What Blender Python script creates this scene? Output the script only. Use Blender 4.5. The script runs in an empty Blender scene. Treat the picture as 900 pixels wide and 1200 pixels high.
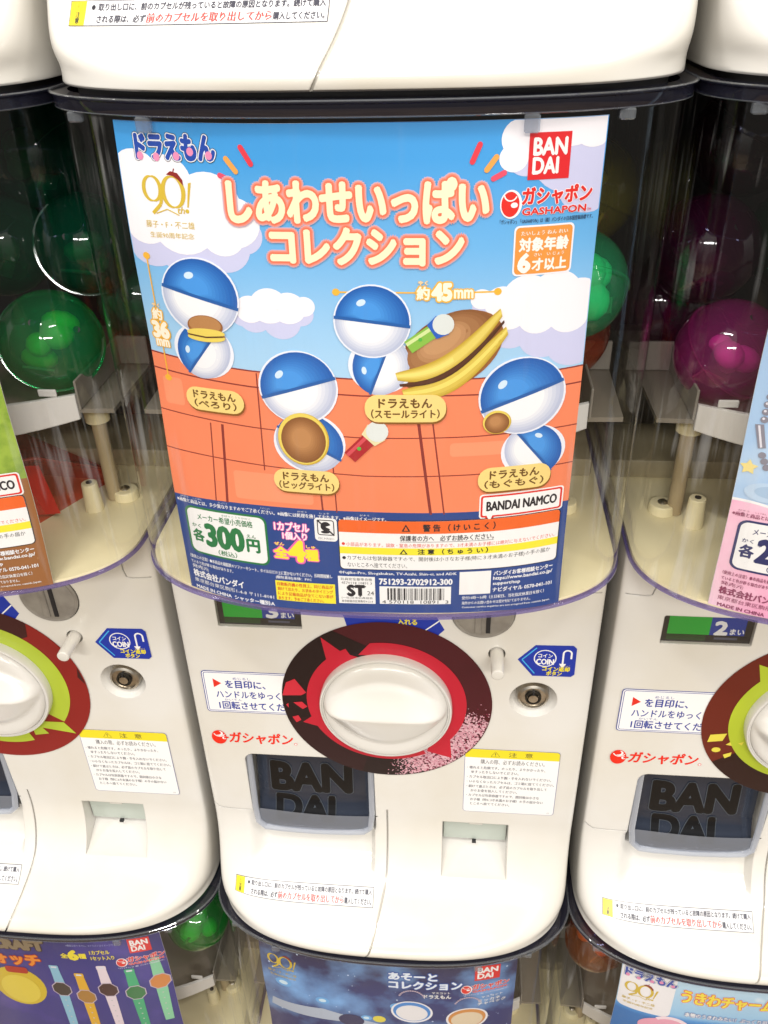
import bpy, bmesh, math, random
from mathutils import Vector, Matrix
from mathutils.geometry import tessellate_polygon
random.seed(7)
S = bpy.context.scene
C = S.collection
MM = 0.001
Z0 = 0.75            # base height of the middle row
H = 0.6689           # height of one machine
PITCH = 0.32         # spacing of machines

# ------------------------------------------------------------------ camera
cam = bpy.data.cameras.new('camera'); co = bpy.data.objects.new('camera', cam); C.objects.link(co)
yaw, pit, rol = -0.100804, 0.571949, -0.027669
cy, sy, cp, sp = math.cos(yaw), math.sin(yaw), math.cos(pit), math.sin(pit)
fwd = Vector((sy*cp, cy*cp, -sp)); right = Vector((cy, -sy, 0)); up = right.cross(fwd)
r2 = right*math.cos(rol) + up*math.sin(rol); u2 = -right*math.sin(rol) + up*math.cos(rol)
R = Matrix((r2, u2, -fwd)).transposed()
co.matrix_world = Matrix.Translation((0.05082, -0.47885, 0.7177 + Z0)) @ R.to_4x4()
cam.sensor_fit = 'VERTICAL'; cam.sensor_height = 36.0; cam.lens = 36.0*1010.46/1200
cam.clip_start = 0.02; cam.clip_end = 60
S.camera = co
# ------------------------------------------------------------------ world and lamps
w = bpy.data.worlds.new('World'); S.world = w; w.use_nodes = True
wn = w.node_tree; bg = wn.nodes['Background']; bg.inputs[1].default_value = 0.55
_t = wn.nodes.new('ShaderNodeTexCoord'); _s = wn.nodes.new('ShaderNodeSeparateXYZ'); _m = wn.nodes.new('ShaderNodeMapRange'); _r = wn.nodes.new('ShaderNodeValToRGB')
_m.inputs['From Min'].default_value = -1; _m.inputs['From Max'].default_value = 1
_e = _r.color_ramp.elements; _e[0].position = .30; _e[0].color = (.12, .10, .08, 1); _e[1].position = .80; _e[1].color = (1.15, 1.11, 1.04, 1)
_k = _e.new(.52); _k.color = (.36, .34, .31, 1)      # a shop: pale ceiling, mid-toned aisle, darker floor
wn.links.new(_t.outputs['Generated'], _s.inputs[0]); wn.links.new(_s.outputs[2], _m.inputs[0]); wn.links.new(_m.outputs[0], _r.inputs[0]); wn.links.new(_r.outputs[0], bg.inputs[0])
def area(name, loc, target, sx, sy_, power, col=(1, .965, .915)):
    l = bpy.data.lights.new(name, 'AREA'); l.shape = 'RECTANGLE'; l.size = sx; l.size_y = sy_; l.energy = power; l.color = col
    o = bpy.data.objects.new(name, l); C.objects.link(o); o.location = loc
    o.rotation_euler = (Vector(target) - Vector(loc)).to_track_quat('-Z', 'Y').to_euler()
    return o
area('ceiling_or_fill_lamp', (-0.45, -0.95, 3.0), (0, -0.05, 1.1), 0.7, 0.10, 11.5)
area('ceiling_or_fill_lamp', (0.75, -1.00, 3.0), (0, -0.05, 1.1), 0.7, 0.10, 9.5)
area('ceiling_or_fill_lamp', (-0.5, -3.0, 2.9), (0, -0.05, 1.2), 1.2, 0.15, 45)  # unseen front fill, added to brighten the poster
area('ceiling_or_fill_lamp', (0.9, -3.0, 2.9), (0, -0.05, 1.2), 1.2, 0.15, 38)  # second front fill, likewise added for the poster
area('ceiling_or_fill_lamp', (-2.0, -1.3, 2.8), (0, -0.05, 1.2), 0.2, 1.2, 14)  # unseen side light, added to stand in for the bright aisle
area('ceiling_or_fill_lamp', (2.0, -1.3, 2.8), (0, -0.05, 1.2), 0.2, 1.2, 14)  # unseen side light on the right, added likewise
S.view_settings.view_transform = 'Standard'; S.view_settings.look = 'None'
S.view_settings.exposure = 0.28; S.view_settings.gamma = 1.0
S.cycles.use_denoising = True
S.cycles.max_bounces = 10; S.cycles.transparent_max_bounces = 24

# ------------------------------------------------------------------ materials
def lin(c): return c/12.92 if c <= .04045 else ((c+.055)/1.055)**2.4
def hexc(h, k=1.0):
    return tuple(lin(int(h[i:i+2], 16)/255)*k for i in (0, 2, 4)) + (1,)
MC = {}
def mat(name, color, rough=.5, metal=0, spec=.5, coat=0, bump=None, wear=None, edge=0):
    if name in MC: return MC[name]
    m = bpy.data.materials.new(name); m.use_nodes = True; n = m.node_tree; b = n.nodes['Principled BSDF']
    b.inputs['Base Color'].default_value = color; b.inputs['Roughness'].default_value = rough
    b.inputs['Metallic'].default_value = metal; b.inputs['Specular IOR Level'].default_value = spec
    b.inputs['Coat Weight'].default_value = coat
    if wear:      # slight mottling of colour
        t = n.nodes.new('ShaderNodeTexCoord'); no = n.nodes.new('ShaderNodeTexNoise'); no.inputs['Scale'].default_value = wear[0]
        no.inputs['Detail'].default_value = 5
        mx = n.nodes.new('ShaderNodeMix'); mx.data_type = 'RGBA'
        mx.inputs[6].default_value = color; mx.inputs[7].default_value = wear[1]
        rp = n.nodes.new('ShaderNodeValToRGB'); rp.color_ramp.elements[0].position = .42; rp.color_ramp.elements[1].position = .68
        n.links.new(t.outputs['Object'], no.inputs['Vector']); n.links.new(no.outputs['Fac'], rp.inputs['Fac'])
        n.links.new(rp.outputs['Color'], mx.inputs[0]); n.links.new(mx.outputs[2], b.inputs['Base Color'])
    if bump:
        t = n.nodes.new('ShaderNodeTexCoord'); no = n.nodes.new('ShaderNodeTexNoise'); no.inputs['Scale'].default_value = bump[0]
        bu = n.nodes.new('ShaderNodeBump'); bu.inputs['Strength'].default_value = bump[1]; bu.inputs['Distance'].default_value = .001
        n.links.new(t.outputs['Object'], no.inputs['Vector']); n.links.new(no.outputs['Fac'], bu.inputs['Height'])
        n.links.new(bu.outputs['Normal'], b.inputs['Normal'])
        if edge:      # moulded edges are slightly rounded
            be = n.nodes.new('ShaderNodeBevel'); be.samples = 3; be.inputs['Radius'].default_value = edge; n.links.new(be.outputs[0], bu.inputs['Normal'])
    MC[name] = m; return m
def ink(h, k=.86, rough=.34):
    return mat('ink_'+h, hexc(h, k), rough)
def clear(name, tint, rough=.02, body=0.0, bodycol=(1, 1, 1, 1), ior=1.45, streak=0, glossk=1.0):
    if name in MC: return MC[name]
    m = bpy.data.materials.new(name); m.use_nodes = True; n = m.node_tree; n.nodes.remove(n.nodes['Principled BSDF'])
    out = n.nodes['Material Output']
    tr = n.nodes.new('ShaderNodeBsdfTransparent'); tr.inputs[0].default_value = tint
    gl = n.nodes.new('ShaderNodeBsdfGlossy'); gl.inputs['Roughness'].default_value = rough
    gl.inputs[0].default_value = (glossk, glossk, glossk, 1)
    # thin sheet: Schlick reflectance, the same from either side
    fr = n.nodes.new('ShaderNodeLayerWeight'); pw = n.nodes.new('ShaderNodeMath'); pw.operation = 'POWER'; pw.inputs[1].default_value = 5; n.links.new(fr.outputs['Facing'], pw.inputs[0])
    f0 = ((ior-1)/(ior+1))**2*1.5; ma = n.nodes.new('ShaderNodeMath'); ma.operation = 'MULTIPLY_ADD'; ma.inputs[1].default_value = 1-f0; ma.inputs[2].default_value = f0; n.links.new(pw.outputs[0], ma.inputs[0])
    mx = n.nodes.new('ShaderNodeMixShader'); n.links.new(ma.outputs[0], mx.inputs[0])
    src = tr
    if body > 0:
        df = n.nodes.new('ShaderNodeBsdfDiffuse'); df.inputs[0].default_value = bodycol
        tl = n.nodes.new('ShaderNodeBsdfTranslucent'); tl.inputs[0].default_value = bodycol
        m0 = n.nodes.new('ShaderNodeMixShader'); m0.inputs[0].default_value = .5
        n.links.new(df.outputs[0], m0.inputs[1]); n.links.new(tl.outputs[0], m0.inputs[2])
        m1 = n.nodes.new('ShaderNodeMixShader'); m1.inputs[0].default_value = body
        n.links.new(tr.outputs[0], m1.inputs[1]); n.links.new(m0.outputs[0], m1.inputs[2]); src = m1
    n.links.new(src.outputs[0], mx.inputs[1]); n.links.new(gl.outputs[0], mx.inputs[2])
    if streak:
        t = n.nodes.new('ShaderNodeTexCoord'); mp = n.nodes.new('ShaderNodeMapping'); mp.inputs['Scale'].default_value = (1, 1, .03)
        no = n.nodes.new('ShaderNodeTexNoise'); no.inputs['Scale'].default_value = 130; no.inputs['Detail'].default_value = 4
        bu = n.nodes.new('ShaderNodeBump'); bu.inputs['Strength'].default_value = streak; bu.inputs['Distance'].default_value = .0006
        n.links.new(t.outputs['Object'], mp.inputs[0]); n.links.new(mp.outputs[0], no.inputs['Vector'])
        n.links.new(no.outputs['Fac'], bu.inputs['Height']); n.links.new(bu.outputs[0], gl.inputs['Normal']); n.links.new(bu.outputs[0], fr.inputs['Normal'])
    last = mx
    if streak:   # upright reflections and glare painted as pale noise, strongest where the sheet bends round
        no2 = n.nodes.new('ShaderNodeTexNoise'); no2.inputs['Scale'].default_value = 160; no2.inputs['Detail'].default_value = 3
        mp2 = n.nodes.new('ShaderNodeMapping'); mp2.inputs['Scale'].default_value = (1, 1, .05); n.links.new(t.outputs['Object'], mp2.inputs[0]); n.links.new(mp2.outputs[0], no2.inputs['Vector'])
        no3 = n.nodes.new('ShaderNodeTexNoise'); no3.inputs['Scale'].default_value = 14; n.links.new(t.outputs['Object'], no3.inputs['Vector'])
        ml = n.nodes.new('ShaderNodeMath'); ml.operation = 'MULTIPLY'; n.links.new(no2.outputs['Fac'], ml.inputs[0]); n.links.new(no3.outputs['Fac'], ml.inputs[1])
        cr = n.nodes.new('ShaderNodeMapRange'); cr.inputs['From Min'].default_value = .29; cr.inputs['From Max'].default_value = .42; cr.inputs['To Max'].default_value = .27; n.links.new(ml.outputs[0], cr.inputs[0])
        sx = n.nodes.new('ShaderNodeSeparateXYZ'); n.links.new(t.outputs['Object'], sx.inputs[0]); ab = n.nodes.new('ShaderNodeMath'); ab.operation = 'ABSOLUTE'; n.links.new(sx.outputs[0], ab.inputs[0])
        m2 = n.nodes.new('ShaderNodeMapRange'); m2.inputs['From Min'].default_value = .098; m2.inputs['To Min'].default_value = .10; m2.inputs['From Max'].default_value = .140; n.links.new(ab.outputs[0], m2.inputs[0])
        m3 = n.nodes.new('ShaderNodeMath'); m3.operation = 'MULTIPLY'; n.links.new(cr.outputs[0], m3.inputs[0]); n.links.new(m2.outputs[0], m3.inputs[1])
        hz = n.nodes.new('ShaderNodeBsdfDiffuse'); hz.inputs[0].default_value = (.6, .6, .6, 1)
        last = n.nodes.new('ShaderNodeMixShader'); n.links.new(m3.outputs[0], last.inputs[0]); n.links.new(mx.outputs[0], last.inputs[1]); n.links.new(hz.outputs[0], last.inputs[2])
    n.links.new(last.outputs[0], out.inputs[0])
    MC[name] = m; return m
def ramp_mat(name, stops, rough=.42, noise=None):
    """print whose own colour changes with height on the sheet (object z, metres)"""
    if name in MC: return MC[name]
    m = mat(name, (1, 1, 1, 1), rough); n = m.node_tree; b = n.nodes['Principled BSDF']
    t = n.nodes.new('ShaderNodeTexCoord'); sx = n.nodes.new('ShaderNodeSeparateXYZ'); mr = n.nodes.new('ShaderNodeMapRange')
    mr.inputs['From Min'].default_value = stops[0][0]*MM; mr.inputs['From Max'].default_value = stops[-1][0]*MM
    cr = n.nodes.new('ShaderNodeValToRGB'); el = cr.color_ramp.elements
    span = stops[-1][0]-stops[0][0]
    while len(el) < len(stops): el.new(.5)
    for e, (z, h) in zip(el, stops):
        e.position = (z-stops[0][0])/span; e.color = hexc(h, .86)
    n.links.new(t.outputs['Object'], sx.inputs[0]); n.links.new(sx.outputs[2], mr.inputs[0]); n.links.new(mr.outputs[0], cr.inputs[0])
    col = cr.outputs[0]
    if noise:
        no = n.nodes.new('ShaderNodeTexNoise'); no.inputs['Scale'].default_value = noise[0]; no.inputs['Detail'].default_value = 6
        n.links.new(t.outputs['Object'], no.inputs['Vector'])
        r2_ = n.nodes.new('ShaderNodeValToRGB'); r2_.color_ramp.elements[0].position = noise[2]; r2_.color_ramp.elements[1].position = noise[3]
        n.links.new(no.outputs['Fac'], r2_.inputs[0])
        mx = n.nodes.new('ShaderNodeMix'); mx.data_type = 'RGBA'; n.links.new(r2_.outputs[0], mx.inputs[0])
        n.links.new(col, mx.inputs[6]); mx.inputs[7].default_value = hexc(noise[1], .86); col = mx.outputs[2]
    n.links.new(col, b.inputs['Base Color'])
    return m

WHITE = mat('cream_white_plastic', hexc('f1eee8', .78), .2, coat=.25, bump=(400, .02), wear=(7, hexc('ece6d8', .75)), edge=.0011)
GRAYP = mat('grey_plastic_coin_disc', hexc('9a948a', .8), .34, wear=(60, hexc('837c74', .8)))
STEEL = mat('worn_steel', hexc('cdc6ba'), .3, metal=1, bump=(300, .1), wear=(90, hexc('9a9286')))
DARK = mat('dark_recess_plastic', (.012, .012, .014, 1), .5)
BLACKW = mat('black_interior_plastic', (.008, .008, .009, 1), .55)
CREAMIN = mat('cream_interior_plastic', hexc('f8ecc0', .95), .35, wear=(14, hexc('f0e2b4', .92)))
TANIN = mat('tan_grey_interior_plastic', hexc('6e6250', .45), .5, wear=(12, hexc('453c30', .5)))
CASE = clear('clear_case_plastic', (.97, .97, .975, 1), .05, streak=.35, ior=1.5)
RIMT = clear('smoky_rim_plastic', (.16, .17, .30, 1), .04, body=.06, bodycol=(.3, .3, .5, 1), ior=1.5)
EDGE = clear('violet_edge_plastic', (.66, .62, .86, 1), .04, body=.22, bodycol=(.34, .30, .62, 1), ior=1.5)
CLIP = clear('clear_clip_plastic', (.8, .82, .86, 1), .03, body=.15, bodycol=(.7, .75, .8, 1), ior=1.6)

# ------------------------------------------------------------------ object helpers
def link(name, me, parent=None, mats=(), loc=None):
    o = bpy.data.objects.new(name, me); C.objects.link(o)
    for m in mats: me.materials.append(m)
    if parent is not None: o.parent = parent
    if loc is not None: o.location = loc
    return o
def from_bm(name, bm, m, parent=None, smooth=True, ang=35):
    me = bpy.data.meshes.new(name); bm.normal_update(); bm.to_mesh(me); bm.free()
    if smooth:
        me.shade_smooth(); me.set_sharp_from_angle(angle=math.radians(ang))
    return link(name, me, parent, [m] if not isinstance(m, (list, tuple)) else m)
def empty(name, loc):
    o = bpy.data.objects.new(name, None); C.objects.link(o); o.location = loc; o.empty_display_size = .02; return o
def tag(o, label=None, cat=None, group=None, kind=None):
    if label: o['label'] = label
    if cat: o['category'] = cat
    if group: o['group'] = group
    if kind: o['kind'] = kind
    return o
def box(bm, x0, x1, y0, y1, z0, z1, bev=0, seg=2):
    r = bmesh.ops.create_cube(bm, size=1); vs = r['verts']
    bmesh.ops.scale(bm, vec=(x1-x0, y1-y0, z1-z0), verts=vs); bmesh.ops.translate(bm, vec=((x0+x1)/2, (y0+y1)/2, (z0+z1)/2), verts=vs)
    if bev:
        es = list({e for v in vs for e in v.link_edges})
        bmesh.ops.bevel(bm, geom=es, offset=bev, segments=seg, affect='EDGES', profile=.5)
def cyl(bm, r, h, mtx, seg=32, r2=None, bev=0):
    q = bmesh.ops.create_cone(bm, cap_ends=True, segments=seg, radius1=r, radius2=r if r2 is None else r2, depth=h)
    if bev:
        top = [e for v in q['verts'] for e in v.link_edges if all(abs(abs(w_.co.z)-h/2) < 1e-6 for w_ in e.verts) and e.verts[0].co.z*e.verts[1].co.z > 0 and e.verts[0].co.z > 0]
        n = bmesh.ops.bevel(bm, geom=list(set(top)), offset=bev, segments=3, affect='EDGES', profile=.5)
        vs = set(q['verts']) | set(n['verts']); vs = [v for v in vs if v.is_valid]
    else: vs = q['verts']
    bmesh.ops.transform(bm, matrix=mtx, verts=vs)
def lathe(prof, seg=48, mtx=None):
    bm = bmesh.new(); rows = []
    for r, z in prof:
        if r < 1e-6: rows.append([bm.verts.new((0, 0, z))])
        else: rows.append([bm.verts.new((r*math.cos(2*math.pi*k/seg), r*math.sin(2*math.pi*k/seg), z)) for k in range(seg)])
    for a, b in zip(rows, rows[1:]):
        for k in range(seg):
            k2 = (k+1) % seg
            if len(a) == 1 and len(b) == 1: continue
            if len(a) == 1: bm.faces.new((a[0], b[k2], b[k]))
            elif len(b) == 1: bm.faces.new((a[k], a[k2], b[0]))
            else: bm.faces.new((a[k], a[k2], b[k2], b[k]))
    bmesh.ops.recalc_face_normals(bm, faces=bm.faces)
    if mtx is not None: bmesh.ops.transform(bm, matrix=mtx, verts=bm.verts)
    return bm
FRONT = Matrix.Rotation(math.radians(90), 4, 'X')     # turns +z into -y
def tube(pts, r, seg=8, closed=False):
    bm = bmesh.new(); rings = []; n = len(pts)
    for i, p in enumerate(pts):
        p = Vector(p)
        a = Vector(pts[(i-1) % n if closed else max(i-1, 0)]); b = Vector(pts[(i+1) % n if closed else min(i+1, n-1)])
        d = (b-a).normalized(); s = d.orthogonal() if abs(d.y) > .95 else d.cross(Vector((0, 1, 0)))
        s.normalize(); t = d.cross(s)
        rings.append([bm.verts.new(p + s*math.cos(2*math.pi*k/seg)*r + t*math.sin(2*math.pi*k/seg)*r) for k in range(seg)])
    for i in range(n if closed else n-1):
        A, B = rings[i], rings[(i+1) % n]
        for k in range(seg): bm.faces.new((A[k], A[(k+1) % seg], B[(k+1) % seg], B[k]))
    if not closed: bm.faces.new(rings[0]); bm.faces.new(rings[-1])
    bmesh.ops.recalc_face_normals(bm, faces=bm.faces)
    return bm

# ------------------------------------------------------------------ surfaces of the machine (local: x right, y away, z up from its base)
HW = .156
def case_y(x, z, ins=0.0):
    t = (z-.378)/.282; d = .078-.010*t-ins
    a = min(abs(x)/(HW-ins*.5), 1)
    return -d*(1-a**2.4)**(1/2.4)
PROF = [(0, .0700), (.004, .0715), (.008, .0705), (.0115, .0655), (.016, .0560), (.022, .0450), (.030, .0325), (.040, .0210), (.052, .0115), (.066, .0050), (.082, .0012), (.097, 0), (.40, 0)]
def prof(z):
    z = max(0, min(z, .399))
    for i in range(len(PROF)-1):
        if PROF[i][0] <= z <= PROF[i+1][0]: break
    p0 = PROF[max(i-1, 0)]; p1 = PROF[i]; p2 = PROF[i+1]; p3 = PROF[min(i+2, len(PROF)-1)]
    t = (z-p1[0])/(p2[0]-p1[0])
    m1 = (p2[1]-p0[1])/(p2[0]-p0[0])*(p2[0]-p1[0]); m2 = (p3[1]-p1[1])/(p3[0]-p1[0])*(p2[0]-p1[0]) if p3[0] > p1[0] else 0
    return (2*t**3-3*t**2+1)*p1[1] + (t**3-2*t**2+t)*m1 + (-2*t**3+3*t**2)*p2[1] + (t**3-t**2)*m2
def sm(a, b, x):
    t = max(0, min(1, (x-a)/(b-a))); return t*t*(3-2*t)
def body_y(x, z):
    d = max(0, prof(z)); k = d/.0715
    n = 12 + (2.7-12)*(k**.45)
    D = .020 + d
    a = min(abs(x)/(HW-.0005), 1)
    y = .020 - D*(1-a**n)**(1/n)
    s = sm(-.126, -.110, x)*(1-sm(-.0165, -.0125, x))*sm(.037, .050, z)*(1-sm(.086, .096, z))
    return y + .0105*s

# ------------------------------------------------------------------ flat print built as thin sheets on a surface
def clip(poly, ax, v, keep_less):
    out = []
    for i in range(len(poly)):
        a, b = poly[i], poly[(i+1) % len(poly)]
        ia = a[ax] <= v if keep_less else a[ax] >= v; ib = b[ax] <= v if keep_less else b[ax] >= v
        if ia: out.append(a)
        if ia != ib:
            t = (v-a[ax])/(b[ax]-a[ax]); p = [a[0]+(b[0]-a[0])*t, a[1]+(b[1]-a[1])*t]; p[ax] = v; out.append(tuple(p))
    return out
TXT = {}
def glyphs(s, bold, res):
    k = (s, bold, res)
    if k in TXT: return TXT[k]
    c = bpy.data.curves.new('t', 'FONT'); c.body = s; c.offset = bold; c.resolution_u = res; c.space_line = .95
    o = bpy.data.objects.new('t', c); C.objects.link(o)
    dg = bpy.context.evaluated_depsgraph_get(); me = bpy.data.meshes.new_from_object(o.evaluated_get(dg))
    vs = [(v.co.x, v.co.y) for v in me.vertices]; me.calc_loop_triangles(); ts = [tuple(t.vertices) for t in me.loop_triangles]
    bpy.data.objects.remove(o); bpy.data.curves.remove(c); bpy.data.meshes.remove(me)
    TXT[k] = (vs, ts); return TXT[k]
class Print:
    def __init__(s, lstep=.09): s.f = {}; s.lstep = lstep; s.up = 0; s.cnt = {}
    def add(s, m, lvl, polys, step=None):
        L = s.f.setdefault(m, [])
        c = s.cnt.get(int(lvl), 0); s.cnt[int(lvl)] = c+1; lvl = lvl+s.up+.008*(c % 110)
        for p in polys: L.append((p, lvl))
    def poly(s, pts, m, lvl=1):
        tri = tessellate_polygon([[Vector((x, z, 0)) for x, z in pts]])
        s.add(m, lvl, [[pts[i] for i in t] for t in tri])
    def rect(s, x0, z0, x1, z1, m, lvl=1): s.add(m, lvl, [[(x0, z0), (x1, z0), (x1, z1), (x0, z1)]])
    def quad(s, pts, m, lvl=1): s.add(m, lvl, [list(pts)])
    def rpts(s, x0, z0, x1, z1, r, n=5):
        r = min(r, abs(x1-x0)/2-1e-3, abs(z1-z0)/2-1e-3); o = []
        for cx, cz, a0 in ((x1-r, z1-r, 0), (x0+r, z1-r, 90), (x0+r, z0+r, 180), (x1-r, z0+r, 270)):
            for k in range(n+1):
                a = math.radians(a0+90*k/n); o.append((cx+r*math.cos(a), cz+r*math.sin(a)))
        return o
    def rrect(s, x0, z0, x1, z1, r, m, lvl=1):
        p = s.rpts(x0, z0, x1, z1, r); c = ((x0+x1)/2, (z0+z1)/2)
        s.add(m, lvl, [[c, p[i], p[(i+1) % len(p)]] for i in range(len(p))])
    def frame(s, x0, z0, x1, z1, r, t, m, lvl=1):
        a = s.rpts(x0, z0, x1, z1, r); b = s.rpts(x0+t, z0+t, x1-t, z1-t, max(r-t, .05)); n = len(a)
        s.add(m, lvl, [[a[i], a[(i+1) % n], b[(i+1) % n], b[i]] for i in range(n)])
    def ell(s, cx, cz, rx, rz, m, lvl=1, n=28, rot=0):
        ca, sa = math.cos(rot), math.sin(rot)
        p = [(cx+rx*math.cos(t)*ca-rz*math.sin(t)*sa, cz+rx*math.cos(t)*sa+rz*math.sin(t)*ca) for t in [2*math.pi*k/n for k in range(n)]]
        s.add(m, lvl, [[(cx, cz), p[i], p[(i+1) % n]] for i in range(n)])
    def arc(s, cx, cz, r0, r1, a0, a1, m, lvl=1, n=40):
        for k in range(n):
            t0 = math.radians(a0+(a1-a0)*k/n); t1 = math.radians(a0+(a1-a0)*(k+1)/n)
            s.add(m, lvl, [[(cx+r0*math.cos(t0), cz+r0*math.sin(t0)), (cx+r1*math.cos(t0), cz+r1*math.sin(t0)), (cx+r1*math.cos(t1), cz+r1*math.sin(t1)), (cx+r0*math.cos(t1), cz+r0*math.sin(t1))]])
    def line(s, pts, wd, m, lvl=1):
        for a, b in zip(pts, pts[1:]):
            d = Vector((b[0]-a[0], b[1]-a[1])); 
            if d.length < 1e-6: continue
            n = Vector((-d.y, d.x)).normalized()*wd/2
            s.add(m, lvl, [[(a[0]+n.x, a[1]+n.y), (b[0]+n.x, b[1]+n.y), (b[0]-n.x, b[1]-n.y), (a[0]-n.x, a[1]-n.y)]])
    def text(s, t, x0, z0, x1, z1, m, lvl=3, bold=.01, res=2, outline=(), skew=0.0, shear=0.0):
        """fit the words into the box x0..x1, z0..z1 (mm); skew raises the right end, shear slants upright strokes"""
        vs, _ = glyphs(t, 0.0, res)
        if not vs: return
        ax0 = min(v[0] for v in vs); ax1 = max(v[0] for v in vs); az0 = min(v[1] for v in vs); az1 = max(v[1] for v in vs)
        kx = (x1-x0)/(ax1-ax0); kz = (z1-z0)/max(az1-az0, 1e-6)
        vs, ts = glyphs(t, 0.0, res)
        base = [(x0+(v[0]-ax0)*kx, z0+(v[1]-az0)*kz) for v in vs]
        base = [(p[0]+shear*(p[1]-z0), p[1]+skew*(p[0]-x0)) for p in base]
        em = min(kx, kz)
        for k, (off, mm) in enumerate(list(outline)+[(bold, m)]):
            r = off*em; sh = [(0, 0)]
            if outline and mm is m: nd = 8
            elif outline: nd = 16 if em > 8 else 8
            else: nd = 8 if em > 12 else (4 if (res > 1 and off >= .02) else (2 if off >= .02 else 0))
            sh += [(r*math.cos(2*math.pi*q/nd+.4*(nd == 2)), r*math.sin(2*math.pi*q/nd)) for q in range(nd)]
            for c_, (dx, dz) in enumerate(sh):
                s.add(mm, lvl+k-len(outline)+.03*c_, [[(base[i][0]+dx, base[i][1]+dz) for i in q] for q in ts])
    def build(s, name, surf, parent=None, xs=6.0, zs=None, base=.15, org=(0, 0, 0)):
        verts = []; faces = []; mi = []; mats = list(s.f)
        for k, m in enumerate(mats):
            for poly, lvl in s.f[m]:
                a2 = sum(poly[i][0]*poly[(i+1) % len(poly)][1]-poly[(i+1) % len(poly)][0]*poly[i][1] for i in range(len(poly)))
                if abs(a2) < 1e-5: continue
                if a2 < 0: poly = poly[::-1]
                pieces = [poly]
                for ax, st in ((0, xs), (1, zs)):
                    if not st: continue
                    nw = []
                    for q in pieces:
                        lo = min(p[ax] for p in q); hi = max(p[ax] for p in q)
                        if hi-lo <= st*.8: nw.append(q); continue
                        v = math.floor(lo/st)*st+st; cur = q
                        while v < hi-1e-6:
                            if v > lo+1e-6:
                                l = clip(cur, ax, v, True); cur = clip(cur, ax, v, False)
                                if len(l) > 2: nw.append(l)
                            v += st
                        if len(cur) > 2: nw.append(cur)
                    pieces = nw
                off = base + lvl*s.lstep
                for q in pieces:
                    i0 = len(verts)
                    for p in q:
                        verts.append((p[0]*MM-org[0], surf(p[0]*MM, p[1]*MM)-off*MM-org[1], p[1]*MM-org[2]))
                    faces.append(tuple(range(i0, i0+len(q)))); mi.append(k)
        me = bpy.data.meshes.new(name); me.from_pydata(verts, [], faces); me.polygons.foreach_set('material_index', mi); me.update()
        return link(name, me, parent, mats)
flat = lambda x, z: 0.0
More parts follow.
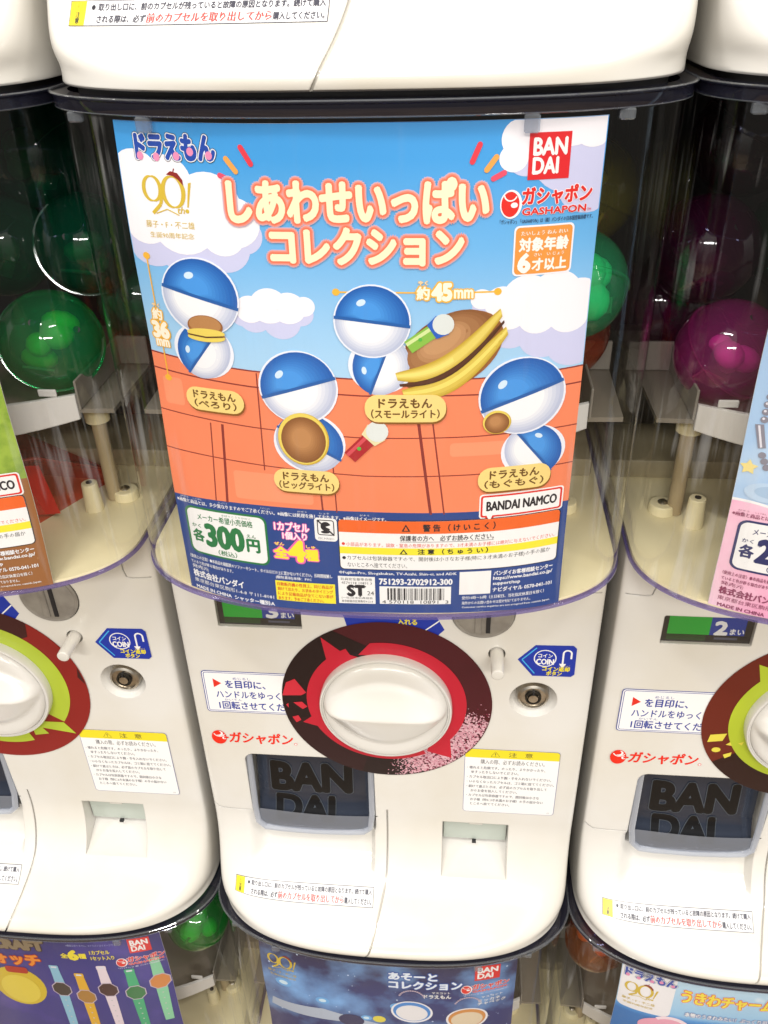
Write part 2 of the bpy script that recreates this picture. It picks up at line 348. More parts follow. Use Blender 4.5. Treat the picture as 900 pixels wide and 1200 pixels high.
# ------------------------------------------------------------------ the shared machine body
def build_body():
    bm = bmesh.new()
    n = 150
    xs = [(HW-.0005)*math.sin(math.pi/2*(2*i/n-1)) for i in range(n+1)]
    zs = [0, .001, .0025] + [.0045+.0015*i for i in range(64)] + [.105+.01*i for i in range(27)] + [.3794]
    rows = []
    for z in zs:
        cap = 0.0 if z > 0 else .0015
        r = [bm.verts.new((x, body_y(x, z)+cap, z)) for x in xs]
        r = [bm.verts.new((-HW+.0005, .30, z))] + r + [bm.verts.new((HW-.0005, .30, z))]
        rows.append(r)
    for a, b in zip(rows, rows[1:]):
        for i in range(len(a)):
            j = (i+1) % len(a); bm.faces.new((a[i], a[j], b[j], b[i]))
    bm.faces.new(rows[0][::-1]); bm.faces.new(rows[-1])
    bmesh.ops.recalc_face_normals(bm, faces=bm.faces)
    o = from_bm('body', bm, WHITE)
    cuts = []
    def cutter(b):
        me = bpy.data.meshes.new('c'); bmesh.ops.recalc_face_normals(b, faces=b.faces); b.to_mesh(me); b.free()
        c = bpy.data.objects.new('c', me); C.objects.link(c); cuts.append(c)
    def rbox(x0, x1, z0, z1, r, y0, y1, taper=0.0):
        b = bmesh.new(); p = Print().rpts(x0, z0, x1, z1, r, 6); cx, cz = (x0+x1)/2, (z0+z1)/2
        A = [b.verts.new((x, y0, z)) for x, z in p]; B = [b.verts.new((x+(cx-x)*taper, y1, z+(cz-z)*taper)) for x, z in p]
        b.faces.new(A); b.faces.new(B[::-1])
        for i in range(len(p)): b.faces.new((A[i], B[i], B[(i+1) % len(p)], A[(i+1) % len(p)]))
        cutter(b)
    rbox(-.1195, -.0120, .0745, .1665, .008, -.08, .050)          # capsule door
    # coin return pocket: tall opening with a sloping floor
    b = bmesh.new(); pr = [(-.1, .094), (.022, .094), (.022, .0585), (.010, .0530), (-.012, .0440), (-.1, .0335)]
    A = [b.verts.new((.0455, y, z)) for y, z in pr]; B = [b.verts.new((.1015, y, z)) for y, z in pr]
    b.faces.new(A); b.faces.new(B[::-1])
    for i in range(len(pr)): b.faces.new((A[i], B[i], B[(i+1) % len(pr)], A[(i+1) % len(pr)]))
    bmesh.ops.recalc_face_normals(b, faces=b.faces); cutter(b)
    rbox(-.1235, -.0605, .3030, .3285, .0015, -.03, .005)          # price card window
    b = bmesh.new(); cyl(b, .0228, .03, Matrix.Translation((.0712, .0095, .3245)) @ FRONT, 64); cutter(b)
    b = bmesh.new(); cyl(b, .0062, .05, Matrix.Translation((.0825, .010, .2870)) @ FRONT, 32); cutter(b)
    cutter(lathe([(0, .004), (.0185, .004), (.0180, 0), (.0150, -.006), (.0125, -.011), (0, -.011)], 48, Matrix.Translation((.1120, 0, .2420)) @ FRONT))
    # seams: shallow grooves that follow the skin
    def groove(path, wd=.0008, dp=.0022):
        b = bmesh.new(); rings = []
        for i, (x, z) in enumerate(path):
            a = path[max(i-1, 0)]; c = path[min(i+1, len(path)-1)]
            d = Vector((c[0]-a[0], c[1]-a[1])).normalized(); nx, nz = -d.y*wd/2, d.x*wd/2
            y = body_y(x, z)
            rings.append([b.verts.new((x+nx, y-.004, z+nz)), b.verts.new((x+nx, y+dp, z+nz)), b.verts.new((x-nx, y+dp, z-nz)), b.verts.new((x-nx, y-.004, z-nz))])
        for p, q in zip(rings, rings[1:]):
            for k in range(4): b.faces.new((p[k], p[(k+1) % 4], q[(k+1) % 4], q[k]))
        b.faces.new(rings[0]); b.faces.new(rings[-1][::-1]); bmesh.ops.recalc_face_normals(b, faces=b.faces); cutter(b)
    groove([(-.0020, .105-.0035*i) for i in range(18)] + [(-.0020-.00045*i-.00004*i*i, .042-.0028*i) for i in range(1, 16)], .0013, .003)
    groove([(.1325, .385), (.1330, .352), (.1345, .3460), (.1370, .3450), (.1520, .3450)]); groove([(-.1325, .385), (-.1330, .352), (-.1345, .3460), (-.1370, .3450), (-.1520, .3450)])
    groove([(-.1545, .0992), (-.1475, .0950), (-.1205, .0950)], .001)
    for c in cuts:
        md = o.modifiers.new('b', 'BOOLEAN'); md.operation = 'DIFFERENCE'; md.object = c; md.solver = 'EXACT'
    dg = bpy.context.evaluated_depsgraph_get(); me = bpy.data.meshes.new_from_object(o.evaluated_get(dg))
    o.modifiers.clear(); me.name = 'body'; o.data = me
    me.shade_smooth(); me.set_sharp_from_angle(angle=math.radians(32))
    for c in cuts: bpy.data.objects.remove(c)
    me.materials.clear(); me.materials.append(WHITE)
    return o
def case_outline(z, ins=0.0, grow=0.0, yb=.20, n=56):
    w_ = HW-ins*.5+grow; pts = [(-w_, yb)]
    for i in range(n+1):
        x = w_*math.sin(math.pi/2*(2*i/n-1))
        a = abs(x)/w_; d = .078-.010*(z-.378)/.282-ins+grow
        pts.append((x, -d*max(0, 1-a**2.4)**(1/2.4)))
    pts.append((w_, yb)); return pts
def loft(levels, close_top=False, close_bot=False, ring=True):
    bm = bmesh.new(); rows = [[bm.verts.new((x, y, z)) for x, y in pts] for pts, z in levels]
    n = len(rows[0])
    for a, b in zip(rows, rows[1:]):
        for i in range(n if ring else n-1):
            j = (i+1) % n; bm.faces.new((a[i], a[j], b[j], b[i]))
    if close_bot: bm.faces.new(rows[0][::-1])
    if close_top: bm.faces.new(rows[-1])
    return bm

def build_machine():
    root = empty('capsule_toy_machine', (0, 0, 0))
    body = build_body(); body.parent = root
    # window case: open shell + edges
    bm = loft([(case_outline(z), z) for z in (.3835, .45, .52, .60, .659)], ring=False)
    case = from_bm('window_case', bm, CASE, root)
    bm = loft([(case_outline(.379, grow=.0008), .3818), (case_outline(.379, grow=.0008), .3836), (case_outline(.379, ins=.0026), .3836), (case_outline(.379, ins=.0026), .3818), (case_outline(.379, grow=.0008), .3818)], ring=False)
    from_bm('bottom_edge', bm, EDGE, case)
    g = [(case_outline(.66, grow=-.001), .6585), (case_outline(.66, grow=.0025), .6585), (case_outline(.66, grow=.0032), .6595), (case_outline(.66, grow=.0032), .6640), (case_outline(.66, grow=.0045), .6648), (case_outline(.66, grow=.0045), .6660), (case_outline(.66, grow=-.004), .6660)]
    rim = from_bm('window_rim', loft(g, ring=False), RIMT, root)
    for z_, gr in ((.6657, .0046), (.6590, .0028)):
        from_bm('rim_highlight', loft([(case_outline(.66, grow=gr), z_-.0004), (case_outline(.66, grow=gr+.0005), z_), (case_outline(.66, grow=gr), z_+.0005), (case_outline(.66, grow=gr-.001), z_+.0005)], ring=False), CLIP, rim)  # thin pale strips added as highlight lines along the rim
    for x, hh in ((-.098, .0070), (-.138, .0050), (.079, .0080), (.122, .0050)):
        yb = case_y(x, .655)
        bm = bmesh.new(); box(bm, x-.0035, x+.0035, yb-.0035, yb+.0010, .6588-hh, .6588, .0008, 1)
        from_bm('clip', bm, CLIP, root)
    # lid
    bm = loft([([(x*.94, y*.90) for x, y in case_outline(.66)], .6645), ([(x*.94, y*.90) for x, y in case_outline(.66)], .6685)], True, True)
    from_bm('lid', bm, BLACKW, root)
    # interior
    bm = loft([(case_outline(.38, ins=.004, yb=.198), .3798), (case_outline(.38, ins=.004, yb=.198), .3846)], True, True)
    from_bm('case_floor', bm, CREAMIN, root)
    bm = bmesh.new(); box(bm, -.1545, .1545, .2005, .2995, .3797, .6640, .001, 1); from_bm('back_housing', bm, BLACKW, root)
    bm = bmesh.new(); box(bm, -.150, .150, .092, .198, .3848, .4000, .002, 2); from_bm('inner_step', bm, mat('inner_step_plastic', hexc('c8bb98', .7), .4, wear=(14, hexc('9a8c6c', .6))), root)
    bm = bmesh.new(); box(bm, -.150, .150, .150, .199, .4003, .4660, .002, 2); from_bm('inner_wall', bm, TANIN, root)
    # hopper plate with a bowed lip
    bm = bmesh.new(); pl = []
    for i in range(25):
        x = -.128+.256*i/24; pl.append((x, -.034*(1-(x/.128)**2)))
    A = [bm.verts.new((x, y, .4665+.006*(abs(x)/.128)**3)) for x, y in pl]; B = [bm.verts.new((x, y, .4895)) for x, y in pl]
    A2 = [bm.verts.new((x, y+.003, .4665+.006*(abs(x)/.128)**3)) for x, y in pl]; B2 = [bm.verts.new((x, y+.003, .4895)) for x, y in pl]
    for i in range(24):
        for p, q in ((A, B), (B, B2), (B2, A2), (A2, A)): bm.faces.new((p[i], p[i+1], q[i+1], q[i]))
    for i in (0, 24): bm.faces.new((A[i], B[i], B2[i], A2[i]))
    bmesh.ops.recalc_face_normals(bm, faces=bm.faces)
    hop = from_bm('hopper_lip', bm, WHITE, root)
    bm = bmesh.new(); P_ = [(x, y+.0032) for x, y in pl] + [(.150, .004), (.152, .150), (-.152, .150), (-.150, .004)]
    vs = [bm.verts.new((x, y, .4755)) for x, y in P_]; v2 = [bm.verts.new((x, y, .4785)) for x, y in P_]
    bm.faces.new(vs[::-1]); bm.faces.new(v2)
    for i in range(len(P_)): bm.faces.new((vs[i], vs[(i+1) % len(P_)], v2[(i+1) % len(P_)], v2[i]))
    bmesh.ops.recalc_face_normals(bm, faces=bm.faces)
    from_bm('hopper_plate', bm, mat('hopper_plate_plastic', hexc('a89e8c', .5), .4), hop)
    for s in (-1, 1):
        bm = bmesh.new(); box(bm, min(s*.1285, s*.1300), max(s*.1285, s*.1300), .0, .075, .4788, .4990, .0006, 1)
        box(bm, min(s*.1285, s*.151), max(s*.1285, s*.151), .075, .078, .4788, .4990, .0006, 1)
        from_bm('side_guard', bm, mat('hopper_guard_plastic', hexc('b8b0a2', .5), .4), hop)
        bm = bmesh.new(); box(bm, s*.112-.006, s*.112+.006, -.004, -.002, .4895, .4945, .0006, 1); from_bm('tab', bm, WHITE, hop)
        bm = bmesh.new(); cyl(bm, .0085, .026, Matrix.Translation((s*.118, .045, .4624)), 24, .0098)
        from_bm('boss', bm, CREAMIN, root)
        bm = bmesh.new(); cyl(bm, .0052, .064, Matrix.Translation((s*.118, .045, .4174)), 20)
        from_bm('support_rod', bm, mat('rod_plastic', hexc('cdb890', .7), .4), root)
        bm = bmesh.new(); cyl(bm, .0068, .022, Matrix.Translation((s*.108, .030, .3957)), 24, .0056, bev=.0008)
        po = from_bm('screw_post', bm, CREAMIN, root)
        bm = bmesh.new(); cyl(bm, .0022, .0006, Matrix.Translation((s*.108, .030, .4071)), 12); from_bm('screw', bm, DARK, po)
        bm = bmesh.new(); cyl(bm, .0095, .007, Matrix.Translation((s*.126, .047, .3884)), 28, .0088, bev=.001)
        po = from_bm('screw_boss', bm, CREAMIN, root)
        bm = lathe([(0, .0022), (.002, .0019), (.0034, .0008), (.0036, 0)], 16, Matrix.Translation((s*.126, .047, .3920))); from_bm('screw', bm, STEEL, po)
    bm = bmesh.new(); box(bm, .020, .060, -.012, -.008, .3847, .3852); from_bm('floor_slot', bm, mat('blue_slot', hexc('3a3f86'), .4), root)
    # capsule door
    fr = [(-.0150, .004, .170), (-.0150, -.0005, .100), (-.0165, -.0035, .0845), (-.0225, -.0040, .0790), (-.0350, -.0040, .0775), (-.0660, -.0045, .0770), (-.0960, -.0040, .0775), (-.1085, -.0040, .0790), (-.1150, -.0035, .0860), (-.1165, -.0005, .100), (-.1165, .004, .170)]
    door = empty('capsule_door', (0, 0, 0)); door.parent = root
    bm = bmesh.new(); nx, nz = 20, 18; g = []
    for j in range(nz+1):
        t = j/nz; z = .0785+t*.088
        row = []
        for i in range(nx+1):
            u = i/nx; x = -.1150+u*.0985
            y = .0085 + .006*sm(.25, 1, t) - .011*(1-sm(0, .34, t)) + .004*(2*u-1)**4
            row.append(bm.verts.new((x, y, z)))
        g.append(row)
    for j in range(nz):
        for i in range(nx): bm.faces.new((g[j][i], g[j][i+1], g[j+1][i+1], g[j+1][i]))
    from_bm('door_panel', bm, mat('smoky_blue_door_plastic', (.020, .026, .042, 1), .12, coat=.4), door)
    from_bm('door_frame', tube(fr, .0026, 10), clear('clear_grey_frame', (.80, .83, .90, 1), .05, body=.55, bodycol=hexc('e2e6ee'), ior=1.6), door)
    bm = bmesh.new(); g = []
    for j in range(7):
        t = j/6; row = []
        for i in range(21):
            u = i/20; row.append(bm.verts.new((-.1135+u*.0955, -.0030+.0030*t-.0022*math.sin(math.pi*u), .0790+t*(.0175+.0015*math.cos(3*u)))))
        g.append(row)
    for j in range(6):
        for i in range(20): bm.faces.new((g[j][i], g[j][i+1], g[j+1][i+1], g[j+1][i]))
    from_bm('door_lip', bm, clear('frosted_lip_plastic', (.75, .78, .85, 1), .12, body=.42, bodycol=hexc('c4cad6'), ior=1.5), door)
    pr = Print(.05)
    bk = mat('black_embossed_lettering', (.003, .003, .004, 1), .3); ed = mat('grey_letter_edge', (.05, .06, .075, 1), .3)
    pr.text('BAN', -101, 114, -34, 143, bk, 4, .055, 4, outline=[(.075, ed)])
    pr.text('DAI', -98, 87, -49, 107.5, bk, 4, .055, 4, outline=[(.075, ed)])
    def dsurf(x, z):
        t = (z-.0785)/.088; u = (x+.1150)/.0985
        return .0085 + .006*sm(.25, 1, t) - .011*(1-sm(0, .34, t)) + .004*(2*u-1)**4 - .0003
    pr.build('door_lettering', dsurf, door, xs=4, zs=4)
    # coin return
    bm = bmesh.new(); box(bm, .0462, .1008, .0090, .0110, .0610, .0935, .0005, 1)
    fl = from_bm('return_flap', bm, mat('frosted_pale_green_flap', hexc('c9d2c8', .75), .25, coat=.3), root)
    bm = bmesh.new(); box(bm, .068, .0800, .0040, .0089, .0865, .0934, .0008, 2); from_bm('flap_tab', bm, WHITE, fl)
    bm = bmesh.new(); box(bm, .0715, .0750, .0060, .0089, .0590, .0612); from_bm('flap_hinge', bm, DARK, fl)
    # coin slot disc with slits
    T = Matrix.Translation((.0712, -.0012, .3245)) @ FRONT
    bm = lathe([(0, .0012), (.0170, .0012), (.0195, .0002), (.0212, .0006), (.0222, -.0004), (.0222, -.006), (0, -.006)], 64, T)
    cd = from_bm('coin_slot_disc', bm, GRAYP, root)
    bm = bmesh.new(); box(bm, .0735, .0765, -.0034, .0004, .3090, .3380); from_bm('coin_slit', bm, DARK, cd)
    bm = bmesh.new(); box(bm, .0655, .0702, -.0040, .0004, .3085, .3390, .0006, 1); from_bm('slit_guide', bm, GRAYP, cd)
    # return button
    bm = bmesh.new(); cyl(bm, .0051, .034, Matrix.Translation((.0825, -.006, .2870)) @ FRONT, 28, .0046, bev=.0009)
    from_bm('return_button', bm, WHITE, root)
    # lock
    T = Matrix.Translation((.1120, 0, .2420)) @ FRONT
    bm = lathe([(.0125, -.0108), (.0118, -.0030), (.0100, -.0020), (.0098, -.0034), (0, -.0034)], 40, T); lk = from_bm('lock', bm, STEEL, root)
    bm = lathe([(.0062, -.0030), (.0060, -.0014), (.0048, -.0014), (.0046, -.0033)], 32, T)
    from_bm('key_ring_slot', bm, mat('dark_lock_groove', (.03, .027, .022, 1), .4, metal=.6), lk)
    bm = lathe([(.0040, -.0033), (.0036, -.0008), (0, -.0006)], 24, T); from_bm('lock_core', bm, STEEL, lk)
    bm = bmesh.new(); box(bm, .1113, .1127, .0005, .0030, .2460, .2490); from_bm('key_notch', bm, DARK, lk)
    # knob with grip ridge
    kc = Vector((0, -.0010, .232))
    bm = lathe([(.0510, 0), (.0512, .0060), (.0506, .0076), (.0494, .0078), (.0490, .0066), (.0480, .0066)], 72, Matrix.Translation(kc) @ FRONT)
    kn = empty('handle_knob', (0, 0, 0)); kn.parent = root
    from_bm('knob_collar', bm, WHITE, kn)
    bm = bmesh.new(); R_ = .0484; nr, na = 44, 144; rows = []
    def kh(u, v):
        rr = math.hypot(u, v)/R_
        dome = .0095+.0008*(1-rr**2)
        grip = .0120*max(0, 1-(abs(u)/(R_*.99))**6)
        vv = abs(v-.0055)/(R_*((.56 if v > .0055 else .74)*max(0, 1-(u/(R_*1.02))**2)+.012)); side = max(0, 1.02-((vv**2+.0006)**.5)) if rr < 1 else 0; side = side+.06*sm(.0, .25, side)
        g_ = grip*side*(1.12-.12*side)
        edge = (1-rr**22)**.5 if rr < 1 else 0
        return (dome+g_)*edge
    for a in range(nr+1):
        t = a/nr; r = R_*(.35*math.sin(t*math.pi/2)+.65*t)
        rows.append([bm.verts.new((r*math.cos(2*math.pi*k/na), -kh(r*math.cos(2*math.pi*k/na), r*math.sin(2*math.pi*k/na)), r*math.sin(2*math.pi*k/na))) for k in range(na if a else 1)])
    for k in range(na): bm.faces.new((rows[0][0], rows[1][(k+1) % na], rows[1][k]))
    for a in range(1, nr):
        for k in range(na): bm.faces.new((rows[a][k], rows[a][(k+1) % na], rows[a+1][(k+1) % na], rows[a+1][k]))
    bmesh.ops.recalc_face_normals(bm, faces=bm.faces)
    bmesh.ops.translate(bm, vec=(0, kc.y-.002, kc.z), verts=bm.verts)
    from_bm('knob_grip', bm, WHITE, kn, ang=60)
    # stickers
    W = ink('f4f3f2', .92, .3); BL = ink('2b3f9c'); DK = ink('2e2e38'); RD = ink('e8301f'); YE = ink('f3e02c'); GY = ink('6e6e78')
    p = Print(.05); p.rrect(-143.5, 214, -55, 258, 3, BL, 0); p.rrect(-142.9, 214.6, -55.6, 257.4, 2.6, W, 1); p.frame(-142, 215.5, -56.5, 256.5, 2, .5, BL, 2)
    p.poly([(-135, 250), (-135, 240.6), (-128.6, 245.3)], RD, 2)
    p.text('を目印に、', -125.5, 240.6, -94, 248.6, BL, 2, .03); p.text('めじるし', -119, 249.4, -105, 252, BL, 2, .01)
    p.text('ハンドルをゆっくり', -134, 229.8, -76, 237.4, BL, 2, .02)
    p.text('1回転させてください', -133, 217.6, -66, 226, BL, 2, .025); p.text('かいてん', -128, 226.8, -114, 229, BL, 2, .01)
    p.build('handle_instruction_sticker', flat, root, xs=None)
    p = Print(.05); LR = ink('ee2b16')
    p.ell(-138, 184.7, 6.2, 7.8, LR, 1); p.ell(-137.3, 189.0, 2.9, 2.7, W, 2); p.ell(-138.6, 189.6, 2.6, 2.2, LR, 3); p.arc(-137.5, 190.5, 4.4, 5.2, 200, 330, W, 3, 12); p.ell(-133.8, 184.2, 1.7, 1.6, W, 3); p.quad([(-134, 183.3), (-130, 184.2), (-130, 185.4), (-134, 185.4)], LR, 4)
    p.text('ガシャポン', -130, 179, -78, 191.5, LR, 1, .035, 3, shear=.12); p.ell(-75, 180.5, 1.3, 1.3, LR, 1); p.ell(-75, 180.5, .9, .9, W, 2)
    p.build('red_brand_print', flat, root, xs=None)
    p = Print(.05); p.rrect(62.2, 109.6, 137.5, 186, 3, BL, 0); p.rrect(62.5, 109.9, 137.2, 185.7, 2.8, W, 1)
    p.rect(62.5, 176, 137.2, 183, YE, 2); p.rrect(62.5, 176, 137.2, 185.7, 2.8, YE, 2)
    p.text('⚠   注   意', 83, 177.6, 116, 183.4, DK, 3, .01); p.text('購入の際、必ずお読みください。', 75, 168.8, 126, 174.2, DK, 2, .015)
    ls = ['・壊れると危険です。のったり、よりかかったり、', 'ゆすったりしないでください。', '・カプセル取出口により腕・手を入れないでください。', '・いらなくなったカプセルは、ゴミ箱に捨ててください。', '・続けて遊ぶときは、必ず前のカプセルを取り出して', 'からお金を投入してください。', '・カプセルは包装容器ですので、開封後は小さな', 'お子様（特に3才未満のお子様）の手の届かない', 'ところへ捨ててください。']
    zz = 162.4
    for i, t in enumerate(ls):
        x0 = 64.5 if t[0] == '・' else 68; x1 = x0+len(t)*2.72
        p.text(t, x0, zz, min(x1, 135.5), zz+3.5, GY, 2, .03, 1); zz -= 5.75 if (i in (1, 2, 3, 5)) else 5.3
    p.text('⊘', 132, 111.5, 134, 113.3, GY, 2, .02, 1)
    p.build('caution_sticker', flat, root, xs=None)
    p = Print(.05); NV = ink('1b36a8'); SK = ink('46b4f0')
    p.poly([(97.8, 282.6), (110, 297), (137, 297.6), (139.6, 295), (140, 269.8), (137.6, 267.4), (109.5, 267)], NV, 1)
    p.line([(111, 294.5), (101, 282.6), (110.8, 269.5)], .9, SK, 2)
    p.arc(117.6, 284.6, 7.4, 8.2, 0, 360, W, 2, 28); p.text('コイン', 112.5, 285.4, 122.8, 289, W, 2, .03); p.text('COIN', 111.4, 278.8, 124, 284, W, 2, .05)
    p.line([(130.5, 278), (130.5, 290)], 1.3, W, 2); p.arc(133.4, 290, 2.25, 3.55, 0, 180, W, 2, 14); p.line([(136.3, 290), (136.3, 285)], 1.3, W, 2); p.poly([(127.9, 280), (133.1, 280), (130.5, 275.6)], W, 2)
    p.text('コイン返却', 116.3, 272.5, 136, 276.8, YE, 2, .05); p.text('へんきゃく', 128, 277.1, 136, 278.6, YE, 2, .01); p.text('ボタン', 119.5, 268.2, 130.6, 272.2, YE, 2, .05)
    p.build('coin_return_sticker', flat, root, xs=None)
    p = Print(.05); p.quad([(-32, 330), (30, 336), (44, 308), (24, 284), (-22, 284)], NV, 0); p.line([(14, 292), (40, 316)], 1, W, 2)
    p.text('入れる', 10, 311.5, 24, 317, YE, 1, .04); p.build('coin_guide_sticker', flat, root, xs=None)
    p = Print(.09); GX = ink('4c4c58'); p.rect(-136.2, 25.0, -12.8, 34.8, GX, 0); p.rect(-135.8, 25.3, -13.2, 34.5, ink('ececee'), 1); p.rect(-135.8, 25.3, -127.8, 34.5, YE, 2)
    p.text('⚠', -133, 31, -130.6, 33.6, DK, 3); p.text('注\n意', -133, 26, -130.6, 30.6, DK, 3, .02)
    p.ell(-124, 32.1, 1.0, 1.0, DK, 3, 10)
    p.text('取り出し口に、前のカプセルが残っていると故障の原因となります。続けて購入', -121.5, 30.8, -14.5, 33.6, GX, 3, .035, 2)
    p.text('される際は、必ず', -121.5, 26.2, -97.6, 29.0, GX, 3, .035, 2); p.text('前のカプセルを取り出してから', -97, 26.0, -38.6, 29.6, ink('e85a54'), 3, .05, 1); p.text('購入してください。', -38, 26.2, -14.5, 29.0, GX, 3, .035, 2)
    p.build('tray_caution_sticker', body_y, root, xs=2.0, zs=1.0, base=.30)
    return root
def dup(root):
    r = root.copy(); C.objects.link(r)
    for ch in list(root.children):
        c = ch.copy(); C.objects.link(c); c.parent = r
        for g in ch.children:
            d = g.copy(); C.objects.link(d); d.parent = c
    return r

# ------------------------------------------------------------------ dial print and price card, different on each machine
def dial(root, kind):
    Z = 232
    if kind == 'crimson': base, band, dk = '4a0d1a', 'c81c34', '1c080d'
    elif kind == 'lime_red': base, band, dk = '8e1f1c', 'b6c93c', '40191a'
    else: base, band, dk = '6b2214', 'b8c834', '2a0f0c'
    B = ink(base); L = ink(band); D = ink(dk); p = Print(.06)
    def a_(r, deg): return (r*math.cos(math.radians(deg)), Z+r*math.sin(math.radians(deg)))
    p.ell(0, Z, 81.5, 81.5, B, 0, 96)
    if kind == 'crimson':
        p.arc(0, Z, 50, 81.4, 118, 292, D, 1, 60); p.poly([a_(81.3, 118), a_(52, 92), a_(52, 118)], D, 1)
        p.arc(0, Z, 56, 81.4, 196, 255, ink('2a0b12'), 2, 20)
        p.arc(0, Z, 50, 62, -45, 100, L, 3, 60); p.arc(0, Z, 50, 62, 118, 300, L, 3, 70)
        p.poly([a_(50, 100), a_(62, 100), a_(53, 112)], L, 3); p.poly([a_(50, 112), a_(60, 122), a_(82*.98, 126), a_(60, 137), a_(50, 137)], L, 3)
        p.poly([a_(60, -58), a_(77, -48), a_(61, -35), a_(50, -45)], L, 4); p.poly([a_(50, -60), a_(62, -60), a_(56, -75), a_(50, -80)], L, 3)
        p.poly([a_(61, 196), a_(71, 200), a_(61, 208)], L, 3)
        K = ink('d22a3c')
        p.poly([(-80, Z+8), (-77, Z+18), (-70, Z+22), (-62, Z+8), (-66, Z+5), (-81, Z+4)], K, 4); p.poly([(-73, Z-3), (-66, Z-2), (-62, Z-7), (-66, Z-10)], K, 4)
        p.poly([(-75, Z-19), (-70, Z-17), (-68, Z-22), (-72, Z-25)], K, 4); p.poly([(-79, Z-6), (-77, Z-4), (-77, Z-9)], K, 4)
        pk = [ink('d69aa8'), ink('e2b6bf'), ink('8c2f4a')]; rr = random.Random(3)
        n = 0
        while n < 2600:
            a = rr.uniform(-92, 6); r = rr.uniform(51, 81)
            dens = sm(0, 24, -(a-2)) * (1-sm(66, 92, -a)) * sm(50, 70, r+10*math.sin(math.radians(-a*2)))
            if rr.random() > dens*.95+.01: continue
            s_ = rr.uniform(.35, 1.05)*(.6+dens*.7); x, z = a_(r, a); n += 1
            if math.hypot(x, z-Z)+s_ > 81.3: continue
            q = rr.uniform(0, 90); c_, t_ = math.cos(q)*s_, math.sin(q)*s_
            p.quad([(x+c_, z+t_), (x-t_, z+c_), (x-c_, z-t_), (x+t_, z-c_)], rr.choice(pk[:2] if rr.random() < .7 else pk), 2)
    elif kind == 'lime_red':
        p.arc(0, Z, 50, 81.4, 55, 190, D, 1, 50); p.poly([a_(81, 55), a_(70, 50), a_(60, 55), a_(62, 66), a_(81, 66)], D, 1)
        p.arc(0, Z, 50, 65, -35, 290, L, 3, 90); p.poly([a_(50, -50), a_(65, -36), a_(79, -40), a_(50, -62)], L, 3); p.poly([a_(50, -62), a_(60, -66), a_(64, -55), a_(50, -54)], L, 3)
        p.poly([a_(81, 4), a_(77, 10), a_(81, 17)], D, 2)
    else:
        p.arc(0, Z, 50, 81.4, 215, 320, D, 1, 40); p.arc(0, Z, 50, 62, 0, 360, L, 3, 90)
        p.poly([a_(60, 125), a_(76, 133), a_(60, 142)], L, 3)
        Y = ink('e6d84e')
        p.poly([(-73, Z-17), (-61, Z-15), (-63, Z-23), (-74, Z-25)], Y, 4); p.ell(-66, Z-33, 3.4, 2.7, Y, 4, 12); p.poly([(-60, Z-27), (-57, Z-24), (-55, Z-28)], Y, 4)
        p.poly([(-60, Z-38), (-54, Z-35), (-54, Z-39), (-58, Z-42)], Y, 4); p.poly([(-51, Z-25), (-47, Z-23), (-48, Z-27)], Y, 4)
    p.build('dial_ring_print', flat, root, xs=None, base=.75)
def price_card(root, n):
    p = Print(.05); G = ink('1fae3a'); NB = ink('25409c'); W = ink('f2f2f2')
    f = lambda x, z: .0032
    p.rect(-123, 303.2, -61, 328.3, DARK, 0); p.rect(-119, 310, -90, 328, G, 1); p.rect(-90, 310, -66, 328, NB, 1)
    p.text(n, -86.5, 310.8, -78.5, 322.2, W, 2, .05); p.text('まい', -76, 310.9, -66.5, 316, W, 2, .03)
    p.rect(-119, 304.5, -92, 309.5, ink('2c5a30', .5), 1); p.rect(-86, 306, -70, 308, ink('6a6f86', .5), 1)
    pc = p.build('price_card', f, root, xs=None)
    bm = bmesh.new(); box(bm, -.1232, -.0608, .0004, .0008, .3033, .3282); from_bm('card_cover', bm, clear('card_cover_plastic', (.95, .95, .95, 1), .05, ior=1.4), pc)

# ------------------------------------------------------------------ posters
def post_y(x, z):
    e = sm(.07, .114, abs(x)); t = sm(.60, .655, z)
    return case_y(x, z, .0026) + .0010*math.sin(x*34+z*9)*math.sin(z*27+1.3) + .0010*e*math.sin(z*42+x*20) + .0005*t*math.sin(x*50)
NAVY = '23478c'
def bn_square(p, x0, z0, x1, z1, l=4):
    Rr, W = ink('e0242a'), ink('f8f6f4'); p.rect(x0, z0, x1, z1, Rr, l); h = (z1-z0); w_ = x1-x0
    p.text('BAN', x0+w_*.12, z0+h*.53, x1-w_*.1, z0+h*.88, W, l+1, .045, 3); p.text('DAI', x0+w_*.12, z0+h*.13, x1-w_*.28, z0+h*.47, W, l+1, .045, 3)
def gasha_logo(p, x0, z0, k=1.0, l=4, halo=None, tiny='1b2a55'):
    Rr, W = ink('e52a20'), ink('f8f6f4')
    if halo: p.ell(x0+4.3*k, z0+5*k, 5*k, 6.3*k, halo, l-1)
    p.ell(x0+4*k, z0+5*k, 4.1*k, 5.5*k, Rr, l); p.arc(x0+4*k, z0+9.4*k, 2.6*k, 3.2*k, 190, 340, W, l+1, 10); p.ell(x0+5.8*k, z0+4.6*k, 1.6*k, 1.2*k, W, l+1, 14)
    ol = [(.10, halo)] if halo else []
    p.text('ガシャポン', x0+9.4*k, z0+4.4*k, x0+41*k, z0+12*k, Rr, l, .05, 3, outline=ol)
    p.text('GASHAPON', x0+9.6*k, z0, x0+39*k, z0+3*k, Rr, l, .04, 2, outline=[(.08, halo)] if halo else []); p.text('TM', x0+39.7*k, z0, x0+41.5*k, z0+1.2*k, Rr, l, 0, 1)
